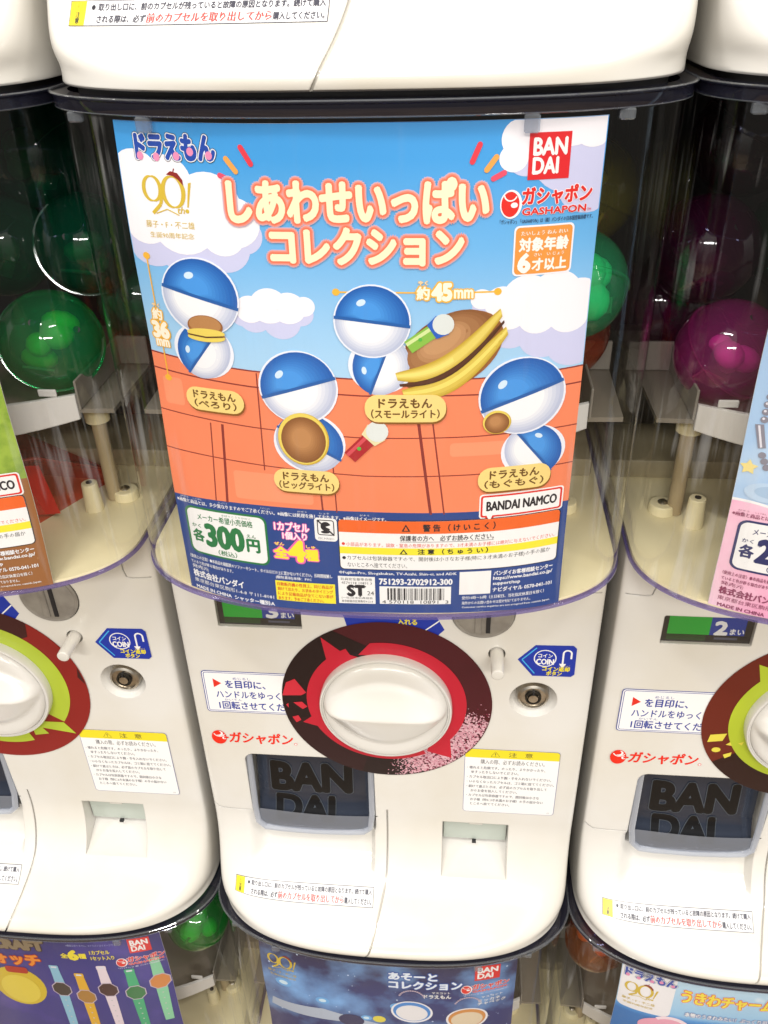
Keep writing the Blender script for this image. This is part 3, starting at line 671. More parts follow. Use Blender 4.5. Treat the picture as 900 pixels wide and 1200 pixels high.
def ninety(p, x0, z0, k=1.0, l=4):
    G = ink('d6b83a'); R_ = ink('8e2420')
    def sw(cx, cz, rx, rz, t0, t1):       # oval stroke, thick on the sides
        for q in range(36):
            a, b = 2*math.pi*q/36, 2*math.pi*(q+1)/36
            f = lambda t, s: (cx+(rx+s*(t0+(t1-t0)*abs(math.cos(t))))*math.cos(t), cz+(rz+s*(t0+(t1-t0)*abs(math.cos(t))))*math.sin(t))
            p.quad([f(a, 0), f(b, 0), f(b, 1), f(a, 1)], G, l)
    sw(x0+5.2*k, z0+14*k, 3.4*k, 5.2*k, .6*k, 2.0*k); sw(x0+16.2*k, z0+12.8*k, 4.2*k, 6.6*k, .6*k, 2.2*k)
    p.line([(x0+10.3*k, z0+13*k), (x0+9.0*k, z0+7*k), (x0+4.2*k, z0+2.6*k)], 1.7*k, G, l)
    p.line([(x0+6*k, z0+2.6*k), (x0+12*k, z0+4.8*k), (x0+18*k, z0+2.2*k)], .5*k, G, l)
    p.text('th', x0+17*k, z0+3*k, x0+20.8*k, z0+6*k, G, l, .02, 2, shear=.25); p.quad([(x0+22.6*k, z0+6*k), (x0+23.4*k, z0+6*k), (x0+26*k, z0+17.4*k), (x0+24.4*k, z0+17*k)], G, l); p.ell(x0+22.4*k, z0+4.2*k, 1*k, 1*k, G, l, 12)
    p.poly([(x0+13.6*k, z0+20.6*k), (x0+16*k, z0+22.2*k), (x0+19.5*k, z0+21.4*k), (x0+21.8*k, z0+18.4*k), (x0+21.9*k, z0+15.8*k), (x0+19.6*k, z0+18.4*k), (x0+17*k, z0+20*k)], R_, l+1)
    p.line([(x0+17.4*k, z0+21.8*k), (x0+18.0*k, z0+23.4*k)], .5*k, R_, l+1)
    p.text('藤子・F・不二雄', x0-.6*k, z0-4.2*k, x0+25.2*k, z0-.8*k, G, l, .012, 2); p.text('生誕90周年記念', x0+.8*k, z0-9*k, x0+24.4*k, z0-6.2*k, G, l, .012, 2)
def dora_title(p, x0, z0, x1, z1, l=5):
    p.text('ドラえもん', x0, z0, x1, z1, ink('1d48a8'), l, .075, 3, outline=[(.155, ink('23242e')), (.125, ink('f2f4fa'))])
    w_ = (x1-x0)
    for u, v in ((.045, .1), (.26, .08), (.52, .14), (.70, .34), (.93, .2)): p.ell(x0+w_*u, z0+(z1-z0)*v, 1.7, 1.9, ink('ea90b8'), l+1, 14)
def cloud(p, puffs, m, l):
    for x, z, r in puffs: p.ell(x, z, r*1.06, r, m, l, 26)
def legal_block(p, price, count, bg, acc, ts='f4f4f6', left=True, shift=0, jan='4570118 10891 3'):
    """the lower strip that each of these sheets carries"""
    p.up = 4
    W = ink('f6f5f3'); T = ink(ts); A = ink(acc); DKg = ink('20232e'); OR = ink('f06a2c'); YE = ink('f5e83a'); RD = ink('e4402f')
    p.text('※画像と商品とは、多少異なりますのでご了承ください。※画像には処理を施しております。※画像はイメージです。', -115, 449.2, 11, 452.0, T, 3, .03, 1)
    for x, t in ((-112.5, 'がぞう'), (-104, 'しょうひん'), (-88, 'たしょうこと'), (-62, 'りょうしょう'), (-40, 'がぞう'), (-27, 'しょり'), (-4, 'がぞう')): p.text(t, x, 452.5, x+5.5, 453.6, T, 3, .01, 1)
    p.rrect(-111, 413.4, -59.2, 447.6, 5, A, 2); p.rrect(-109.6, 414.8, -60.6, 446.2, 4, W, 3)
    p.text('メーカー希望小売価格', -103, 438.8, -68, 443.2, A, 4, .02); p.text('きぼうこうりかかく', -87, 443.8, -69, 445.2, A, 4, 0, 1)
    p.text('各', -107.6, 423, -100.4, 431.6, A, 4, .05); p.text('かく', -107.4, 433, -101.6, 435.6, A, 4, .02)
    p.text(price, -98.6, 421.4, -75, 436.4, A, 4, .06, 3); p.text('円', -72.6, 422, -65, 430.6, A, 4, .05); p.text('えん', -72.4, 431.6, -66.6, 434, A, 4, .02)
    p.text('（税込）', -92, 415.9, -80, 419.6, A, 4, .02)
    p.text('〈使用上の注意〉●本商品を樹脂製のソファーやシート、タイルなどの上に置かないでください。長時間接触し', -113, 408.2, -22, 411.0, T, 3, .025, 1); p.text('ていると色が移る場合があります。', -113, 404.2, -84, 406.8, T, 3, .025, 1)
    p.text('発売元', -112.6, 400.6, -101, 403.4, T, 3, .02, 1); p.text('株式会社バンダイ', -112.6, 394.0, -78, 399.4, T, 3, .045, 2)
    p.text('東京都台東区駒形1-4-8 〒111-8081', -112.6, 389.6, -59, 392.8, T, 3, .01, 1); p.text('MADE IN CHINA  シャッター種別:A', -112, 384.6, -59, 387.8, T, 3, .03, 2)
    # pink and yellow count
    PK = ink('f06ab4')
    p.text('1カプセル', -54.6, 439.6, -34, 445.4, ink('fdeef4'), 5, .04, 2, outline=[(.13, PK)]); p.text('1個入り', -50, 433.8, -35.6, 438.8, ink('fdeef4'), 5, .04, 2, outline=[(.13, PK)])
    p.text('全', -56, 420.6, -47.6, 428, YE, 5, .05, 2, outline=[(.14, PK)]); p.text(count, -46.6, 419.4, -38, 432.6, YE, 5, .06, 3, outline=[(.12, PK)]); p.text('種', -37, 420.2, -29.6, 427.6, YE, 5, .05, 2, outline=[(.14, PK)])
    p.text('ぜん', -55.6, 429.2, -49.6, 431.2, YE, 5, .03, 1, outline=[(.1, PK)]); p.text('しゅ', -36.4, 428.6, -31, 430.6, YE, 5, .03, 1, outline=[(.1, PK)])
    # do-not-eat pictogram
    p.rrect(-30.6, 434.4, -17.4, 450, 2.2, W, 3); p.frame(-29, 438.4, -19, 448.8, 1.6, .55, DKg, 4); p.ell(-24, 444.4, 3.0, 3.1, DKg, 4, 20); p.poly([(-24.2, 444.2), (-19.8, 446), (-19.8, 442)], W, 5); p.line([(-28.8, 448.6), (-19.2, 438.6)], .9, DKg, 6); p.ell(-24.4, 440.6, 2.6, 1.0, DKg, 4, 14); p.text('口に入れない', -28.6, 435.4, -19.4, 437, DKg, 4, 0, 1)
    # warning panel
    p.rrect(-17.0, 415.4, 110, 450.2, 2.6, DKg, 2); p.rrect(-16.5, 415.9, 109.5, 449.7, 2.3, W, 3)
    p.rect(-16.5, 441.4, 109.5, 447.6, OR, 4); p.rrect(-16.5, 441.4, 109.5, 449.7, 2.3, OR, 4); p.rect(-16.5, 426.6, 109.5, 431.4, YE, 4)
    p.poly([(19.6, 443), (24.6, 443), (22.1, 447.8)], DKg, 5); p.poly([(20.8, 443.6), (23.4, 443.6), (22.1, 446.4)], OR, 6); p.text('警 告 （ け い こ く ）', 31.8, 443, 72.6, 447.8, DKg, 5, .035, 2)
    p.text('保護者の方へ　必ずお読みください。', 18.6, 436.4, 72, 440.2, DKg, 4, .02, 2); p.line([(18.6, 435.8), (72, 435.8)], .25, DKg, 4)
    p.ell(-14.2, 433.4, 1.0, 1.0, RD, 4, 10); p.text('小部品があります。誤飲・窒息の危険がありますので、3才未満のお子様には絶対に与えないでください。', -12.6, 431.9, 107.5, 434.7, RD, 4, .015, 1)
    p.poly([(18.2, 427.2), (23, 427.2), (20.6, 430.9)], DKg, 5); p.poly([(19.4, 427.7), (21.8, 427.7), (20.6, 429.8)], YE, 6); p.text('注 意 （ ち ゅ う い ）', 28.8, 427.2, 69, 430.9, DKg, 5, .035, 2)
    p.ell(-14.2, 423.6, 1.1, 1.1, DKg, 4, 10); p.text('カプセルは包装容器ですので、開封後は小さなお子様(特に３才未満のお子様)の手の届か', -12.4, 421.8, 105.6, 425.4, DKg, 4, .015, 1); p.text('ないところへ捨ててください。', -12.4, 417.2, 22.6, 420.7, DKg, 4, .015, 1)
    p.text('©Fujiko-Pro, Shogakukan, TV-Asahi, Shin-ei, and ADK', -17.8, 411.6, 51.5, 414.2, T, 3, .03, 1)
    # yellow notice
    p.text('(梱包素材)本体：PVC', -56.6, 405.0, -34.6, 407.6, T, 3, .02, 1); p.rect(-57.2, 389.8, -20.6, 404.0, YE, 3)
    for i, t in enumerate(('自動販売機の性質上、同じ商品が', '続けて出たり、お求めのタイミング', 'により記載商品が全てこない事が', 'あります。予めご了承ください。')): p.text(t, -56, 400.4-3.4*i, -22+(-6 if i == 3 else 0), 403.0-3.4*i, ink('d84a2c'), 4, .03, 1)
    p.rect(-18.6, 390.6, 3.4, 410.4, W, 3); p.text('玩具安全基準合格', -17, 407.4, 1.8, 409.4, DKg, 4, 0, 1); p.text('4570118 10891 3', -16.6, 404.8, 1.6, 406.6, DKg, 4, 0, 1); p.text('ST', -13, 396.4, -2.8, 403.8, DKg, 4, .07, 3); p.text('24', -1.4, 397, 2.6, 400, DKg, 4, 0, 2)
    p.text('(一社)日本玩具協会', -17, 393.8, 1.8, 395.6, DKg, 4, 0, 1); p.text('東京都墨田区東駒形4-22-4', -17, 391.4, 1.8, 393.2, DKg, 4, 0, 1)
    p.text('751293-2702912-300', 6, 405.2, 49, 409.4, T, 3, .045, 2); p.rect(6, 390.8, 48.4, 403.8, W, 3)
    rr = random.Random(11); x = 10.6
    while x < 44.6:
        b = rr.choice((.35, .35, .7, 1.05)); p.rect(x, 393.8, x+b, 402.6, DKg, 4); x += b+rr.choice((.35, .4, .75))
    p.text('4 570118  10891  3', 7.4, 391.2, 47, 393.6, DKg, 5, .01, 2)
    p.rect(53.2, 397.6, 71.6, 414.2, W, 3)
    p.text('バンダイお客様相談センター', 73.2, 410.4, 108, 413.6, T, 3, .04, 2); p.text('https://www.bandai.co.jp/', 73, 406.6, 108, 409.6, T, 3, .03, 2); p.text('support/top', 73, 403.0, 89, 405.8, T, 3, .03, 2); p.text('ナビダイヤル 0570-041-101', 73, 398.6, 108.2, 401.8, T, 3, .03, 2)
    p.text('受付10時～16時（土日祝日、当社指定休業日を除く）', 55, 393.8, 104, 396.4, T, 3, .02, 1); p.text('海外からのお問い合わせは受け付けておりません。', 55, 390.0, 96, 392.4, T, 3, .02, 1); p.text('Customer service inquiries are not accepted from outside Japan.', 55, 387.0, 108, 388.8, T, 3, .02, 1)
def finish(p, name, base, back='e9e4dc'):
    o = p.build(name, post_y, None, xs=5.0, zs=5.0, base=.2, org=(0, 0, 0))
    # white back of the paper, a quarter millimetre behind the print
    q = Print(); q.rect(-116.4, 384.0, 113.8, 656.0, ink(back), 0); b = q.build('paper_back', lambda x, z: post_y(x, z)+.0003, o, xs=5.0, zs=5.0, base=0)
    o.location = base; return o
def namco(p, x0=63.8, z0=450.6, x1=109.6, z1=464.8):
    W, Rr, DKg = ink('f8f7f5'), ink('e2342c'), ink('20202a')
    p.rrect(x0-.8, z0-.6, x1+.8, z1+.8, 2, W, 5); p.rrect(x0, z0+.2, x1, z1, 1.6, Rr, 6); p.rrect(x0+1.1, z0+1.3, x1-1.1, z1-1.1, 1.0, W, 7)
    p.poly([(x0+2, z0+1), (x0+8, z0+1), (x0+5.4, z0-4.6)], Rr, 5); p.poly([(x0+3.4, z0+1.4), (x0+6.8, z0+1.4), (x0+5.3, z0-2.4)], W, 7); p.text('BANDAI NAMCO', x0+3.4, z0+4.4, x1-3, z1-4.0, DKg, 8, .05, 3)
def mixh(a, b, t):
    return ''.join('%02x' % round(int(a[i:i+2], 16)*(1-t)+int(b[i:i+2], 16)*t) for i in (0, 2, 4))
def toy_ball(p, cx, cz, rx, rz, l, rot=0.0):
    """a plain blue and white two-part toy capsule, shaded like a product picture, where the sheet shows one of its figures"""
    ca, sa = math.cos(rot), math.sin(rot)
    T = lambda u, v: (cx+u*ca-v*sa, cz+u*sa+v*ca)
    def half(m, lv, k, a0, a1, dx, dz, n=20):
        pts = []
        for i in range(n+1):
            t = math.radians(a0+(a1-a0)*i/n); pts.append(T(k*rx*math.cos(t)+dx*rx, max(0, k*rz*math.sin(t)+dz*rz) if a1 <= 180 else min(0, k*rz*math.sin(t)+dz*rz)))
        c0 = T(dx*rx, 0); p.add(m, lv, [[c0, pts[i], pts[i+1]] for i in range(n)])
    p.ell(cx, cz, rx*1.045, rz*1.045, ink('eef1fa'), l-1, 34)
    N = 9
    for q in range(N):
        t = q/(N-1); k = 1-.62*t
        half(ink(mixh('2060b0', '4a9ae6', t)), l+.4*q, k, 0, 180, -.16*t, .16*t)
        half(ink(mixh('bcc4dc', 'f6f6f8', min(1, t*1.6))), l+.4*q, k, 180, 360, -.14*t, 0)
    p.ell(*T(-.34*rx, .50*rz), rx*.13, rz*.09, ink('d8ecfa'), l+4, 16, rot+.5)
    p.quad([T(-rx*1.03, -rz*.045), T(rx*1.03, -rz*.045), T(rx*1.03, rz*.045), T(-rx*1.03, rz*.045)], ink('2460a8'), l+3.8)
def pill(p, x0, z0, x1, z1, a, b, l=6):
    p.rrect(x0+.4, z0-1.1, x1+.4, z1-1.1, 7, ink('8a5a20'), l-1); p.rrect(x0, z0, x1, z1, 7, ink('f6d987'), l); h = z1-z0; c = (x0+x1)/2
    for t, u0, u1 in ((a, .53, .86), (b, .14, .47)):
        w_ = min((x1-x0)*.84, len(t)*h*.36); p.text(t, c-w_/2, z0+h*u0, c+w_/2, z0+h*u1, ink('6a4a1e'), l+1, .035, 2)
def main_poster():
    p = Print(.06)
    sky = ramp_mat('poster_sky_print', [(384, 'bfe0f4'), (500, 'bfe0f4'), (560, '9fcdf0'), (600, '6fb6ea'), (640, '3f9fe2'), (656, '3a9be0')])
    p.rect(-116.4, 384.0, 113.8, 656.0, sky, 0)
    WC = ink('f7f4f8'); LV = ink('cfd0ee'); OG = ink('f58a62'); O2 = ink('fa9a72'); LN = ink('8a3430')
    def clipx(v): return max(-116, min(113.4, v))
    class PC:  # clouds cut at the sheet's edge
        @staticmethod
        def put(puffs, m, l):
            for x, z, r in puffs:
                n = 28; pts = [(clipx(x+1.1*r*math.cos(2*math.pi*i/n)), z+r*math.sin(2*math.pi*i/n)) for i in range(n)]
                pts = [(a, min(b, 655.8)) for a, b in pts]
                p.add(m, l, [[(clipx(x), min(z, 655.7)), pts[i], pts[(i+1) % n]] for i in range(n)])
    PC.put([(-104, 604, 15), (-86, 598, 13), (-66, 600, 12), (-56, 606, 9)], LV, 1)
    PC.put([(-108, 632, 12), (-100, 622, 16), (-86, 612, 16), (-72, 620, 15), (-60, 612, 12), (-106, 612, 12), (-66, 606, 10), (-92, 630, 12)], WC, 2)
    PC.put([(-54, 566, 8), (-40, 564, 9), (-30, 568, 6), (-60, 567, 6)], LV, 1); PC.put([(-56, 570, 7), (-46, 572, 9), (-36, 571, 8), (-28, 572, 5)], WC, 2)
    PC.put([(75, 560, 10), (92, 556, 12), (108, 552, 14), (62, 572, 6)], LV, 1); PC.put([(70, 574, 8), (82, 576, 11), (96, 576, 12), (108, 573, 10), (88, 566, 9), (104, 566, 10), (74, 568, 8), (60, 576, 5)], WC, 2)
    PC.put([(84, 650, 13), (98, 640, 16), (108, 628, 14), (78, 640, 8), (112, 646, 12)], LV, 1); PC.put([(76, 648, 9), (84, 655, 10), (98, 656, 12), (72, 640, 6), (108, 652, 9)], WC, 2)
    # roof
    roof = [(-116.4, 542), (-60, 537.5), (0, 534.6), (60, 534.8), (113.8, 537.5), (113.8, 453.6), (-116.4, 453.6)]; p.poly(roof, OG, 3)
    for dz in (0, 9, 33, 56):
        z_ = [(-116.4, 541.6-dz*1.02), (-60, 537.2-dz), (0, 534.4-dz), (60, 534.6-dz), (113.8, 537.2-dz*1.02)]; p.line(z_, .75 if dz < 30 else .6, LN, 5)
    for a, b, wd in (((-86, 504), (-89, 454), .7), ((-79, 504), (-82, 454), 1.5), ((-56, 536), (-57, 478), .7), ((-18, 500), (-17, 454), .7), ((-26, 480), (-25, 454), 1.0), ((29, 512), (36, 454), 1.6), ((36.5, 512), (43.5, 454), .8), ((84, 536), (86, 454), .8), ((78, 505), (79, 470), 1.2)): p.line([a, b], wd, LN, 4)
    for x0, z0, x1, z1 in ((-76, 458, -30, 476), (46, 490, 76, 498), (-112, 512, -100, 528)): p.rrect(x0, z0, x1, z1, 2, O2, 4)
    p.rect(-116.4, 384.0, 113.8, 454.2, ink(NAVY), 1); p.poly([(-116.4, 384), (113.8, 384), (113.8, 454.6), (60, 455), (0, 455.4), (-60, 454.8), (-116.4, 453.8)], ink(NAVY), 4)
    # title
    OL = [(.185, ink('c8b8d0')), (.165, ink('eaa49c')), (.14, ink('f4907c')), (.105, ink('f07656'))]
    for t, x0, x1, z0, z1 in (('しあわせいっぱい', -61, 61, 613, 632), ('コレクション', -42, 50, 593.5, 610)):
        p.text(t, x0, z0, x1, z1, ink('fbf3cc'), 12, .058, 4, outline=OL, skew=0)
    for a, b, c_ in (((-52.6, 646), (-48.4, 638.8), 'e83c4c'), ((-60.2, 641), (-56, 635.4), 'f0a850'), ((-64, 633.6), (-58.6, 631.2), 'e8506a'), ((56.6, 646.2), (53.4, 639), 'e83c4c'), ((64.2, 640.8), (60, 635.4), 'f0a850'), ((68, 634), (63.2, 631.6), 'e8506a')):
        p.line([a, b], 2.5, ink(c_), 6); p.ell(*a, 1.25, 1.25, ink(c_), 6, 10); p.ell(*b, 1.25, 1.25, ink(c_), 6, 10)
    dora_title(p, -105.6, 640, -65.6, 650.6, 6)
    ninety(p, -105, 612.6, 1.0, 5)
    bn_square(p, 78.6, 630.4, 97.6, 650.4, 5); gasha_logo(p, 67.4, 615, 1.02, 6, halo=ink('fbf6f6'))
    p.text('「ガシャポン」「GASHAPON」は（株）バンダイの日本国登録商標です。', 67, 611.2, 111, 613.4, ink('20304e'), 5, .02, 1)
    OB = ink('ee9a44'); p.rrect(74, 586.6, 102.6, 610.2, 2.4, WC, 4); p.rrect(74.8, 587.4, 101.8, 609.4, 2, OB, 5)
    p.text('対象年齢', 76.8, 598.2, 100.2, 604.4, ink('fbf8f0'), 6, .05, 2); p.text('たいしょう ねん れい', 77.4, 605.6, 99.6, 607.6, ink('fbf8f0'), 6, .02, 1)
    p.text('6', 77, 588.6, 82, 597, ink('fbf8f0'), 6, .06, 3); p.text('才以上', 83.4, 588.8, 100, 594.6, ink('fbf8f0'), 6, .045, 2); p.text('さい　い じょう', 84, 595.6, 98.6, 597.2, ink('fbf8f0'), 6, .02, 1)
    YL = ink('f4b93e'); CR = ink('fff6e0')
    p.line([(-108.6, 594), (-108.2, 527)], .8, YL, 5); p.ell(-108.6, 594, 2, 1.8, YL, 5, 14); p.ell(-108.2, 527.4, 2.1, 1.8, YL, 5, 14)
    p.text('約', -111.2, 560.4, -105.6, 566.4, CR, 8, .04, 2, outline=[(.15, YL)]); p.text('やく', -110.6, 567.6, -106.2, 569.2, CR, 8, .01, 1, outline=[(.1, YL)]); p.text('36', -112.4, 550.6, -103.4, 559, CR, 8, .07, 3, outline=[(.15, YL)]); p.text('mm', -111.6, 545.6, -104, 549.4, CR, 8, .05, 2, outline=[(.14, YL)])
    p.line([(-11.6, 579.6), (67.6, 579.6)], .8, YL, 3); p.ell(-11.6, 579.6, 1.9, 1.8, YL, 3, 14); p.ell(67.6, 579.6, 1.9, 1.8, YL, 3, 14)
    p.text('約', 28.4, 576.4, 34.4, 582.6, CR, 8, .04, 2, outline=[(.15, YL)]); p.text('やく', 29, 583.6, 33.6, 585.4, CR, 8, .01, 1, outline=[(.1, YL)]); p.text('45', 36, 576, 45, 584, CR, 8, .07, 3, outline=[(.15, YL)]); p.text('mm', 46.6, 577, 55.6, 581, CR, 8, .04, 2, outline=[(.14, YL)])
    # toys, sweets and torches
    for cx, cz, r_, ro in ((-84, 546, 14.5, .9), (-30, 497, 17, -.5), (10, 542, 14.5, 1.2), (91, 490.5, 15, -.9)): toy_ball(p, cx, cz, r_*1.12, r_, 7, ro)
    for cx, cz, r_, ro in ((-82, 575, 19.4, -.25), (-34, 529, 19.6, .3), (6, 565, 18, -.12), (83, 523.5, 21, .35)): toy_ball(p, cx, cz, r_*1.04, r_, 12, ro)
    BR, BD, CY, CS = ink('b98552'), ink('9a6234'), ink('ecd462'), ink('d2b03c')
    def cake(cx, cz, rx, rz, rot, l):
        p.ell(cx, cz+rz*.34, rx*.93, rz*.72, BD, l, 30, rot); p.ell(cx, cz+rz*.42, rx*.84, rz*.6, BR, l+1, 30, rot)
        ca, sa = math.cos(rot), math.sin(rot); R__ = lambda u, v: (cx+u*ca-v*sa, cz+u*sa+v*ca)
        for k, (v0, m) in enumerate(((-.30, BD), (-.12, CY), (-.42, CY))):
            pts = [R__(rx*math.cos(t), rz*v0+rz*.30*math.sin(t)) for t in [2*math.pi*i/28 for i in range(28)]]
            p.add(m, l+2+k, [[R__(0, rz*v0), pts[i], pts[(i+1) % 28]] for i in range(28)])
        p.line([R__(-rx*.92, -rz*.28), R__(0, -rz*.40), R__(rx*.92, -rz*.28)], rz*.10, ink('5a3420'), l+6)
    cake(-81, 557.5, 10.5, 8, 0, 18)
    def disc(cx, cz, rx, rz, l):
        p.ell(cx, cz, rx, rz, CS, l, 34); p.ell(cx-.3, cz+.3, rx*.96, rz*.97, CY, l+.5, 34)
        for q in range(8): t = q/7; p.ell(cx-.9*t, cz-.4+1.2*t, rx*(.87-.5*t), rz*(.88-.5*t), ink(mixh('8a5830', 'c08a58', t)), l+1+.4*q, 34)
    disc(-33, 499.5, 14.2, 15.6, 18)
    # big one, tilted
    p.ell(45, 549, 29, 18.5, BD, 5, 36, .55); [p.ell(43.5-1.2*q*.3, 552+.5*q, 26-2.2*q, 15.5-1.4*q, ink(mixh('8e5c36', 'c8986a', q/7)), 6+.3*q, 36, .58) for q in range(8)]
    def band(off, wd, c0, c1, lv):      # a curved cake edge running up to the right
        base_ = [(19+52*t+off*.35, 533+33*t-9.5*math.sin(math.pi*t)-off) for t in [k/18 for k in range(19)]]
        for q in range(5):
            f = q/4; ww = wd*(1-.75*f)
            up_ = []; dn = []
            for k, (x, z) in enumerate(base_):
                h_ = ww*math.sin(math.pi*min(1, max(0, .06+.88*k/18)))**.5; up_.append((x-h_*.3, z+h_+.4*f)); dn.append((x+h_*.3, z-h_+.4*f))
            for k in range(18): p.quad([up_[k], up_[k+1], dn[k+1], dn[k]], ink(mixh(c0, c1, f)), lv+.3*q)
    band(6.2, 4.8, 'c8a838', 'f2de70', 9); band(-3.2, 4.6, 'c8a838', 'f4e27c', 9.4); band(1.4, 1.5, '4a2a1c', '5e3624', 11)
    # torches
    def torch(x0, z0, x1, z1, body_, head, wd):
        d = Vector((x1-x0, z1-z0)).normalized(); n = Vector((-d.y, d.x)); L_ = math.hypot(x1-x0, z1-z0)
        Q = lambda a, b: (x0+d.x*a+n.x*b, z0+d.y*a+n.y*b)
        p.quad([Q(0, -wd), Q(L_*.66, -wd), Q(L_*.66, wd), Q(0, wd)], ink(body_), 16); p.quad([Q(0, wd*.2), Q(L_*.66, wd*.2), Q(L_*.66, wd*.7), Q(0, wd*.7)], ink('d8e8a0' if body_ != 'b02630' else 'd8505a'), 17)
        p.quad([Q(L_*.62, -wd*1.2), Q(L_*.9, -wd*1.6), Q(L_*.9, wd*1.6), Q(L_*.62, wd*1.2)], ink(head), 18); p.ell(*Q(L_*.92, 0), wd*1.5, wd*1.5, ink('dfe4e0'), 19, 18)
        p.ell(*Q(L_*.32, 0), wd*.28, wd*.28, ink('58b848'), 18, 12)
    torch(24, 552, 43, 565, '8cc04c', '2a62c4', 3.6); torch(-8, 490, 8.6, 507, 'b02630', 'e8e0b0', 4.0)
    disc(70.5, 509.5, 7.5, 6.8, 18)
    for a in ((-98.2, 511.6, -64.4, 525.2, 'ドラえもん', '（ぺろり）'), (-51.8, 466.4, -14.6, 480.8, 'ドラえもん', '（ビッグライト）'), (1, 511.2, 43.6, 526.6, 'ドラえもん', '（スモールライト）'), (61.6, 467.6, 101.6, 482.6, 'ドラえもん', '（もぐもぐ）')): pill(p, *a, l=20)
    namco(p); 
    legal_block(p, '300', '4', NAVY, '1e7a46')
    return p
def side_poster(kind):
    p = Print(.075); W = ink('f6f5f3')
    if kind == 'field':       # left machine: leaf green above, earth brown below
        g = ramp_mat('poster_leaf_print', [(384, '8fae3c'), (520, 'a4bf48'), (656, 'b8cf60')], noise=(55, '7c9c34', .45, .6)); p.rect(-116.4, 384, 113.8, 656, g, 0)
        b = ramp_mat('poster_earth_print', [(384, '9a6438'), (430, '9a6438'), (656, '9a6438')], noise=(210, 'c69a6c', .66, .72)); p.rect(-116.4, 384, 113.8, 460.5, b, 1)
        namco(p); legal_block(p, '300', '6', '9a6438', '6a4020')
        p.rect(-60, 520, 60, 610, ink('c8d88a'), 1); bn_square(p, 78.6, 630.4, 97.6, 650.4, 5)
    else:
        g = ramp_mat('poster_pale_blue_print', [(384, 'a9c8e8'), (520, 'a9c8e8'), (656, '9cc0e6')], noise=(9, 'c6dcf0', .5, .62)); p.rect(-116.4, 384, 113.8, 656, g, 0)
        b = ramp_mat('poster_pink_print', [(384, 'f2a8c8'), (420, 'f5b6d0'), (656, 'f5b6d0')], noise=(14, 'f9cfdf', .5, .6)); wv = []
        for i in range(116): 
            x = -116.4+2.0*i; wv.append((min(x, 113.8), 454+4.5*abs(math.cos((x+112)/16))))
        p.poly(wv+[(113.8, 384), (-116.4, 384)], b, 2)
        p.add(W, 1, [[(a[0], a[1]), (c[0], c[1]), (c[0], c[1]+1.6), (a[0], a[1]+1.6)] for a, c in zip(wv, wv[1:])])
        namco(p); legal_block(p, '200', '6', 'f2a8c8', '232c66', ts='8e3f62')
        st = [( -112+4.6*(1 if k % 2 == 0 else .55)*math.sin(k*math.pi/5), 480+4.6*(1 if k % 2 == 0 else .55)*math.cos(k*math.pi/5)) for k in range(10)]; p.poly(st, ink('f0dc8c'), 3)
        p.ell(-100, 466, 12, 6, ink('bdd4ea'), 1); p.ell(-99, 466.5, 8, 3.6, ink('a9c4de'), 2); p.ell(-94, 465, 3, 2.8, ink('94a8bc'), 3)
        # ball chain
        SG, SH = ink('8a8894'), ink('e2dfe6')
        for i in range(7): 
            x, z = -107.5-(.45*i if i < 5 else 1.9), 534-4.3*i; p.ell(x, z, 1.9, 1.9, SG, 3, 14); p.ell(x-.5, z+.5, .7, .7, SH, 4, 8)
        p.quad([(-113.2, 505), (-109.2, 505.6), (-106.0, 492.4), (-109.6, 491.6)], SG, 4); p.quad([(-111.8, 504.6), (-110.8, 504.8), (-107.8, 492.6), (-108.8, 492.3)], SH, 5)
        for i in range(3): p.ell(-107.0+1.6*i, 488-3.4*i, 1.9, 1.9, SG, 3, 14)
        bn_square(p, 78.6, 630.4, 97.6, 650.4, 5)
    return p
